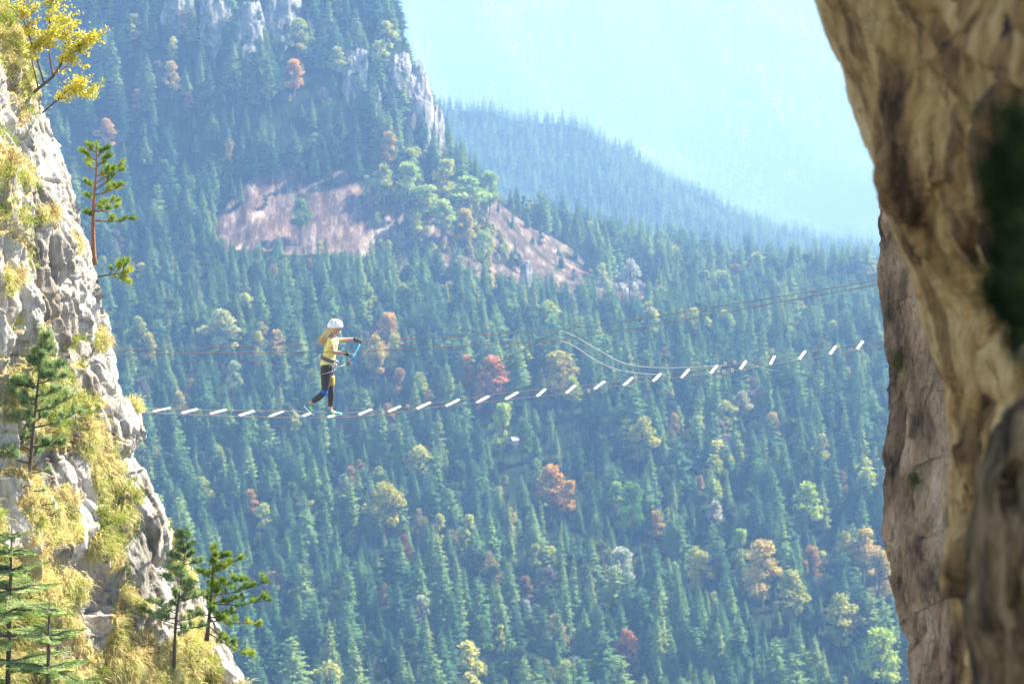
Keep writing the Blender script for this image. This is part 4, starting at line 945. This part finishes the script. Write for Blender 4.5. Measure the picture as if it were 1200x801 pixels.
# ------------------------------------------------------------------ the climber
PYD = 50.0; S = float((PYD*CP + 5.5*SP)/F)           # metres per pixel at the bridge
ORG = V3(390, 488, PYD)
def pp(px, py, y=0.0): return Vector(((px-390)*S, y, (488-py)*S/CP))
person = empty("person", ORG); tag(person, "woman in yellow shirt and white helmet stepping right along the bridge, hands on cable", "person")
def skin(name, nodes, edges, mat, sub=2, root=0):
    """nodes: (point, rx, ry)"""
    me = bpy.data.meshes.new(name); bm = bmesh.new(); lay = bm.verts.layers.skin.verify(); vs = []
    for i, nd in enumerate(nodes):
        v = bm.verts.new(nd[0]); rx = nd[1]; ry = nd[2] if len(nd) > 2 else nd[1]; v[lay].radius = (rx, ry); v[lay].use_root = (i == root); vs.append(v)
    for a, b in edges: bm.edges.new((vs[a], vs[b]))
    bm.to_mesh(me); bm.free(); tmp = bpy.data.objects.new("tmp", me); COL.objects.link(tmp)
    sk = tmp.modifiers.new("sk", 'SKIN'); sk.use_smooth_shade = True; sb = tmp.modifiers.new("sb", 'SUBSURF'); sb.levels = sub; sb.render_levels = sub
    bpy.context.view_layer.update(); dg = bpy.context.evaluated_depsgraph_get(); m2 = bpy.data.meshes.new_from_object(tmp.evaluated_get(dg)); m2.name = name
    bpy.data.objects.remove(tmp); m2.materials.clear(); m2.materials.append(mat); m2.polygons.foreach_set("use_smooth", [True]*len(m2.polygons))
    return link(name, m2, person)
M_skin = simple("skin", (.55, .30, .20), .5, noise=.06, nscale=30); M_shirt = simple("shirt_yellow", (.78, .70, .22), .85, noise=.08, nscale=9)
M_legg = simple("leggings_grey", (.055, .052, .055), .8, noise=.2, nscale=15); M_black = simple("glove_black", (.02, .02, .022), .7); M_hair = simple("hair_blond", (.72, .52, .27), .5, noise=.3, nscale=60)
M_helm = simple("helmet_white", (.85, .85, .86), .25); M_hvent = simple("helmet_vent", (.05, .05, .06), .6); M_har = simple("harness_grey", (.16, .15, .16), .7); M_metal = simple("carabiner", (.5, .5, .52), .3, .9)
M_teal = simple("shoe_teal", (.02, .36, .42), .55); M_lime = simple("shoe_lime", (.62, .75, .05), .55); M_sole = simple("shoe_sole", (.85, .85, .85), .6); M_coral = simple("coral", (.9, .25, .15), .55)
M_blue = simple("knee_blue", (.01, .13, .48), .6); M_gold2 = simple("knee_gold", (.48, .30, .04), .6); M_cyan = simple("sling_blue", (.02, .40, .62), .6); M_pk = simple("sling_red", (.85, .15, .12), .6); M_glass = simple("sunglasses", (.03, .015, .02), .15)
# body: one continuous skin
B = [(pp(384, 427), .13, .11), (pp(385.5, 419), .11, .10), (pp(388, 407), .125, .11), (pp(390, 398), .12, .11), (pp(392, 392), .055, .05), (pp(393.5, 388.5), .050, .05), (pp(395, 383), .078, .072), (pp(395, 378.5), .080, .078),
     (pp(389.5, 399, -.165), .052, .052), (pp(392.5, 409.3, -.215), .040, .040), (pp(398.5, 410, -.22), .036, .036), (pp(405, 410.3, -.235), .026, .028), (pp(408.5, 411, -.24), .024, .036),
     (pp(391.5, 398.5, .165), .052, .052), (pp(401, 399.5, .22), .040, .040), (pp(408, 398.8, .235), .034, .034), (pp(415, 398.6, .255), .026, .028), (pp(418.5, 399.2, .26), .024, .036),
     (pp(384.5, 433, .085), .095, .085), (pp(387.4, 455, .075), .060, .060), (pp(388.3, 463, .075), .060, .058), (pp(386.8, 478.3, .07), .036, .036), (pp(388, 483.5, .07), .035, .035),
     (pp(383, 434, -.085), .095, .085), (pp(381.5, 457, -.09), .060, .060), (pp(376, 462.5, -.09), .058, .056), (pp(364.5, 471, -.09), .036, .036), (pp(361, 475, -.09), .035, .035)]
E = [(0, 1), (1, 2), (2, 3), (3, 4), (4, 5), (5, 6), (6, 7), (3, 8), (8, 9), (9, 10), (10, 11), (11, 12), (3, 13), (13, 14), (14, 15), (15, 16), (16, 17), (0, 18), (18, 19), (19, 20), (20, 21), (21, 22), (0, 23), (23, 24), (24, 25), (25, 26), (26, 27)]
body = skin("body", B, E, M_skin)
# face
mb = MB(); mb.ball(pp(400.2, 384.5), .014, 8, 6, sc=(1.3, .8, 1.1)); mb.ball(pp(399.3, 386.5), .012, 8, 6, sc=(.8, 1.6, .5)); mb.ball(pp(398.6, 388.6), .022, 8, 6, sc=(1, 1.2, .9)); mb.ball(pp(394.6, 383.8, -.078), .016, 8, 6, sc=(.8, .4, 1.3)); mb.ball(pp(394.6, 383.8, .078), .016, 8, 6, sc=(.8, .4, 1.3)); mb.build("face", M_skin, person, True)
# shirt
SH = [(pp(383.8, 431), .165, .15), (pp(384.8, 424), .150, .140), (pp(386, 417), .118, .118), (pp(388.6, 407), .137, .13), (pp(390, 399), .125, .125), (pp(391.2, 394.5), .075, .08), (pp(389.5, 399, -.150), .072, .072), (pp(390.3, 404.5, -.20), .062, .062), (pp(391.5, 398.5, .150), .072, .072), (pp(396.5, 400, .20), .060, .060)]
skin("shirt", SH, [(0, 1), (1, 2), (2, 3), (3, 4), (4, 5), (4, 6), (6, 7), (4, 8), (8, 9)], M_shirt)
BK = None
sh_ = person.children[-1].data
for v_ in sh_.vertices:
    q_ = v_.co; v_.co = q_ + v_.normal*float(ridged(q_.x*9+q_.z*5, q_.y*6, q_.z*11, 2, 900))*.007
LG = [(pp(384.6, 420), .130, .12), (pp(383.7, 427), .158, .140), (pp(384.5, 434, .085), .112, .10), (pp(387.4, 455, .075), .068, .068), (pp(388.0, 463, .075), .070, .066), (pp(386.8, 478, .07), .042, .042),
      (pp(383, 435, -.085), .112, .10), (pp(381.5, 457, -.09), .068, .068), (pp(376, 462.5, -.09), .068, .066), (pp(365, 470.4, -.09), .042, .042)]
skin("leggings", LG, [(0, 1), (1, 2), (2, 3), (3, 4), (4, 5), (1, 6), (6, 7), (7, 8), (8, 9)], M_legg)
skin("knee_band", [(pp(381.5, 452.5, -.09), .071, .071), (pp(380.8, 458, -.09), .078, .076), (pp(378, 460.5, -.09), .073, .072)], [(0, 1), (1, 2)], M_blue, 2)
skin("knee_band", [(pp(386.4, 439, .08), .104, .100), (pp(386.9, 443, .08), .098, .094), (pp(387.3, 448, .078), .088, .086), (pp(387.8, 454.5, .078), .078, .076)], [(0, 1), (1, 2), (2, 3)], M_gold2, 2)
# gloves with fingers that close on the cable
def glove(w, h, sgn):
    w = Vector(w); h = Vector(h); d = (h-w).normalized(); side = Vector((0, 1, 0)); dn = d.cross(side); dn = dn if dn.z < 0 else -dn
    nodes = [(w-d*.03, .034, .032), (w+d*.02, .030, .034), (w+d*.065, .024, .042)]; ed = [(0, 1), (1, 2)]
    for k in range(4):
        o_ = side*(-.033+.022*k); b = w+d*.085+o_; ln = [.050, .058, .054, .042][k]; i = len(nodes)
        nodes += [(b, .0115), (b+d*ln*.55, .0105), (b+d*ln*.85+dn*ln*.45, .0098), (b+d*ln*.55+dn*ln*.95, .009)]; ed += [(2, i), (i, i+1), (i+1, i+2), (i+2, i+3)]
    i = len(nodes); b = w+d*.03+side*.045*sgn; nodes += [(b, .0135), (b+d*.035+dn*.02, .012), (b+d*.055+dn*.045, .010)]; ed += [(1, i), (i, i+1), (i+1, i+2)]
    skin("glove", nodes, ed, M_black, 1)
glove(pp(405.2, 410.3, -.235), pp(412, 411.8, -.245), 1); glove(pp(415.2, 398.6, .255), pp(424, 400.8, .27), -1)
# shoes
def shoe(heel, toe, y, parent_name="shoe"):
    hx = pp(*heel, y); tx = pp(*toe, y); d = (tx-hx); L_ = d.length; d.normalize(); up = Vector((-d.z, 0, d.x)); up = up if up.z > 0 else -up; side = Vector((0, 1, 0))
    t = bpy.data.objects.new("shoe", None)
    prof = [(0, .032, .085), (.12, .038, .10), (.3, .040, .105), (.45, .042, .082), (.65, .047, .062), (.85, .043, .048), (1, .022, .034)]
    def ring(q, w, h, z0): return [hx+d*L_*q+side*w*c+up*(z0+(h-z0)*s) for c, s in ((-1, 0), (-1.05, .45), (-.6, .95), (0, 1), (.6, .95), (1.05, .45), (1, 0))]
    mb = MB(); n = 7
    for q, w_, h_ in prof: mb.v += [tuple(p) for p in ring(q, w_, h_, .018)]
    for i in range(len(prof)-1):
        for k in range(n):
            k2 = (k+1) % n; mb.f.append((i*n+k, i*n+k2, (i+1)*n+k2, (i+1)*n+k)); mb.m.append(1 if (i in (2, 3) and k in (1, 4)) else 0)
    mb.f.append(tuple(range(n))); mb.m.append(2); mb.f.append(tuple((len(prof)-1)*n+k for k in range(n))); mb.m.append(0)
    o = mb.build("shoe", [M_teal, M_lime, M_coral], person, True)
    ms = MB()
    for q, w_, h_ in prof: ms.v += [tuple(hx+d*L_*q+side*w_*1.08*c+up*z_) for c, z_ in ((-1, 0), (-1, .02), (1, .02), (1, 0))]
    for i in range(len(prof)-1):
        for k in range(4): k2 = (k+1) % 4; ms.f.append((i*4+k, i*4+k2, (i+1)*4+k2, (i+1)*4+k)); ms.m.append(0)
    ms.f.append((0, 1, 2, 3)); ms.m.append(0); e = (len(prof)-1)*4; ms.f.append((e, e+1, e+2, e+3)); ms.m.append(0)
    s_ = ms.build("sole", M_sole, o)
shoe((383.5, 487.6), (400.5, 486.6), .07); shoe((356.5, 474.8), (368.5, 485.6), -.09)
skin("sock", [(pp(386.8, 477.5, .07), .044, .044), (pp(386.9, 480.5, .07), .043, .043)], [(0, 1)], M_coral, 1); skin("sock", [(pp(365, 470.3, -.09), .044, .044), (pp(362.8, 472.6, -.09), .043, .043)], [(0, 1)], M_coral, 1)
# helmet: shell with vents and brim
mb = MB(); hc = pp(393.8, 380.6); n, m_ = 28, 14
for i in range(m_+1):
    ph = (math.pi*.56)*i/m_
    for k in range(n):
        t_ = 2*math.pi*k/n; mb.v.append(tuple(hc+Vector((math.sin(ph)*math.cos(t_)*.128, math.sin(ph)*math.sin(t_)*.108, math.cos(ph)*.118+(.012*math.cos(t_) if i > 6 else 0)))))
for i in range(m_):
    for k in range(n): mb.f.append((i*n+k, (i+1)*n+k, (i+1)*n+(k+1) % n, i*n+(k+1) % n)); mb.m.append(1 if (3 <= i <= 7 and (2*k+i) % 8 in (0, 1) and 13 < k < 27) else 0)
hel = mb.build("helmet", [M_helm, M_hvent], person, True); sm = hel.modifiers.new("s", 'SOLIDIFY'); sm.thickness = .012; sm.offset = 1
hel.data.transform(Matrix.Translation(hc) @ Matrix.Rotation(R(6), 4, 'Y') @ Matrix.Translation(-hc))
mb = MB(); mb.tube([pp(391.5, 384, -.092), pp(393.5, 387, -.082), pp(397, 389.8, -.03), pp(397, 389.8, .03), pp(393.5, 387, .082), pp(391.5, 384, .092)], .006, 5); mb.build("chin_strap", M_har, person, True)
mb = MB(); mb.ball(pp(399.1, 382.7, -.032), .026, 10, 6, sc=(.45, 1, .75)); mb.ball(pp(399.1, 382.7, .032), .026, 10, 6, sc=(.45, 1, .75)); mb.tube([pp(399.3, 382.2, -.055), pp(394.5, 382.3, -.084)], .005, 5); mb.tube([pp(399.3, 382.2, .055), pp(394.5, 382.3, .084)], .005, 5); mb.build("sunglasses", M_glass, person, True)
# hair: pony tail blown back, many strands
mb = MB(); rr3 = random.Random(5)
for k in range(230):
    a = rr3.uniform(-1, 1); b = rr3.uniform(-1, 1); s = pp(391.5, 384+rr3.uniform(-2, 2), a*.055); e1 = pp(385+b*2.6, 387+rr3.uniform(-2.5, 2.5), a*.07); e2 = pp(381.5+b*3.8, 393.5+rr3.uniform(-2, 2), a*.07); e3 = pp(379+b*5.0+rr3.uniform(-2, 2), 399+rr3.uniform(-4, 4.5), a*.07)
    mb.tube([s, e1, e2, e3], [.009, .009, .006, .0015], 4, cap=False)
mb.ball(pp(392, 383.5), .085, 12, 8, sc=(.95, 1.0, 1.0)); mb.build("hair", M_hair, person, True)
# harness: waist belt, leg loops, gear
def loop(c, rx, ry, tilt, rad, nm, ma, w=3):
    mb = MB(); c = Vector(c); Mr = Matrix.Rotation(R(tilt), 3, 'Y'); 
    for o_ in range(w): mb.tube([c+Mr @ Vector((rx*math.cos(2*math.pi*k/20), ry*math.sin(2*math.pi*k/20), (o_-(w-1)/2)*rad*1.3)) for k in range(21)], rad, 5, cap=False)
    return mb.build(nm, ma, person, True)
loop(pp(385.8, 419.6), .142, .140, 18, .012, "waist_belt", M_har, 4); M_web = simple("webbing_grey", (.28, .27, .28), .8); loop(pp(384.8, 434, .085), .120, .11, -8, .006, "leg_loop", M_web, 2); loop(pp(382.6, 434.5, -.085), .124, .115, -14, .006, "leg_loop", M_web, 2)
mb = MB()
for (a, b, y_) in [(393, 425, -.10), (391.5, 427.5, -.12), (394.5, 428, -.05), (389, 427, -.14), (396, 424.5, -.02)]:
    c = pp(a, b, y_); mb.tube([c+Vector((.022*math.cos(t_*math.pi/5), .01*math.sin(t_), .038*math.sin(t_*math.pi/5))) for t_ in range(11)], .006, 5, cap=False)
mb.build("carabiners", M_metal, person, True)
# lanyard from harness to the cable (held)
lan = empty("lanyard", pp(396, 427)+ORG); tag(lan, "blue and red sling lanyard running from the climber's harness to her hand", "lanyard")
o0 = pp(396, 427)
def lp(*a): return pp(*a)-o0
mb = MB(); mb.tube([lp(395, 427.5, -.1), lp(401, 427.2, -.1), lp(405, 426), lp(409, 425.3, .02)], .009, 6); mb.build("rope", M_rope, lan, True)
mb = MB(); mb.ball(lp(408.5, 425.5, .02), .035, 8, 6, sc=(1.3, .6, .9)); mb.ball(lp(411, 424.4, .03), .02, 8, 6); mb.build("shock_pack", M_har, lan, True)
mb = MB(); mb.tube([lp(410.5, 424, .03), lp(411.8, 421.5, .05)], .014, 6); mb.tube([lp(421.8, 404.5, .25), lp(422.6, 401.5, .27)], .015, 6); mb.tube([lp(415.5, 414.5, -.05), lp(414.5, 411.5, -.2)], .011, 6); mb.build("sling_end", M_pk, lan, True)
mb = MB(); mb.tube([lp(411.8, 421.5, .05), lp(413.5, 419.5, .06), lp(415.5, 416, .09), lp(418.5, 411, .16), lp(420.8, 407, .22), lp(421.8, 404.5, .25)], [.016, .024, .020, .013, .012, .012], 6); mb.build("sling", M_cyan, lan, True)

# ------------------------------------------------------------------ the air of the valley
def haze():
    m = bpy.data.materials.new("haze"); m.use_nodes = True; N = m.node_tree.nodes; L = m.node_tree.links; N.clear(); out = N.new("ShaderNodeOutputMaterial")
    v = N.new("ShaderNodeVolumePrincipled"); v.inputs["Color"].default_value = (.275, .52, 1.0, 1); v.inputs["Density"].default_value = 1.95e-4
    v.inputs["Absorption Color"].default_value = (1, 1, 1, 1); v.inputs["Anisotropy"].default_value = .25
    L.new(v.outputs[0], out.inputs["Volume"])
    mb = MB(); mb.box(Matrix.Translation((0, 4950, -420)), 13400, 10200, 1300); o = mb.build("haze", m); tag(o, "blue autumn haze filling the valley", "haze", kind='stuff')
haze()
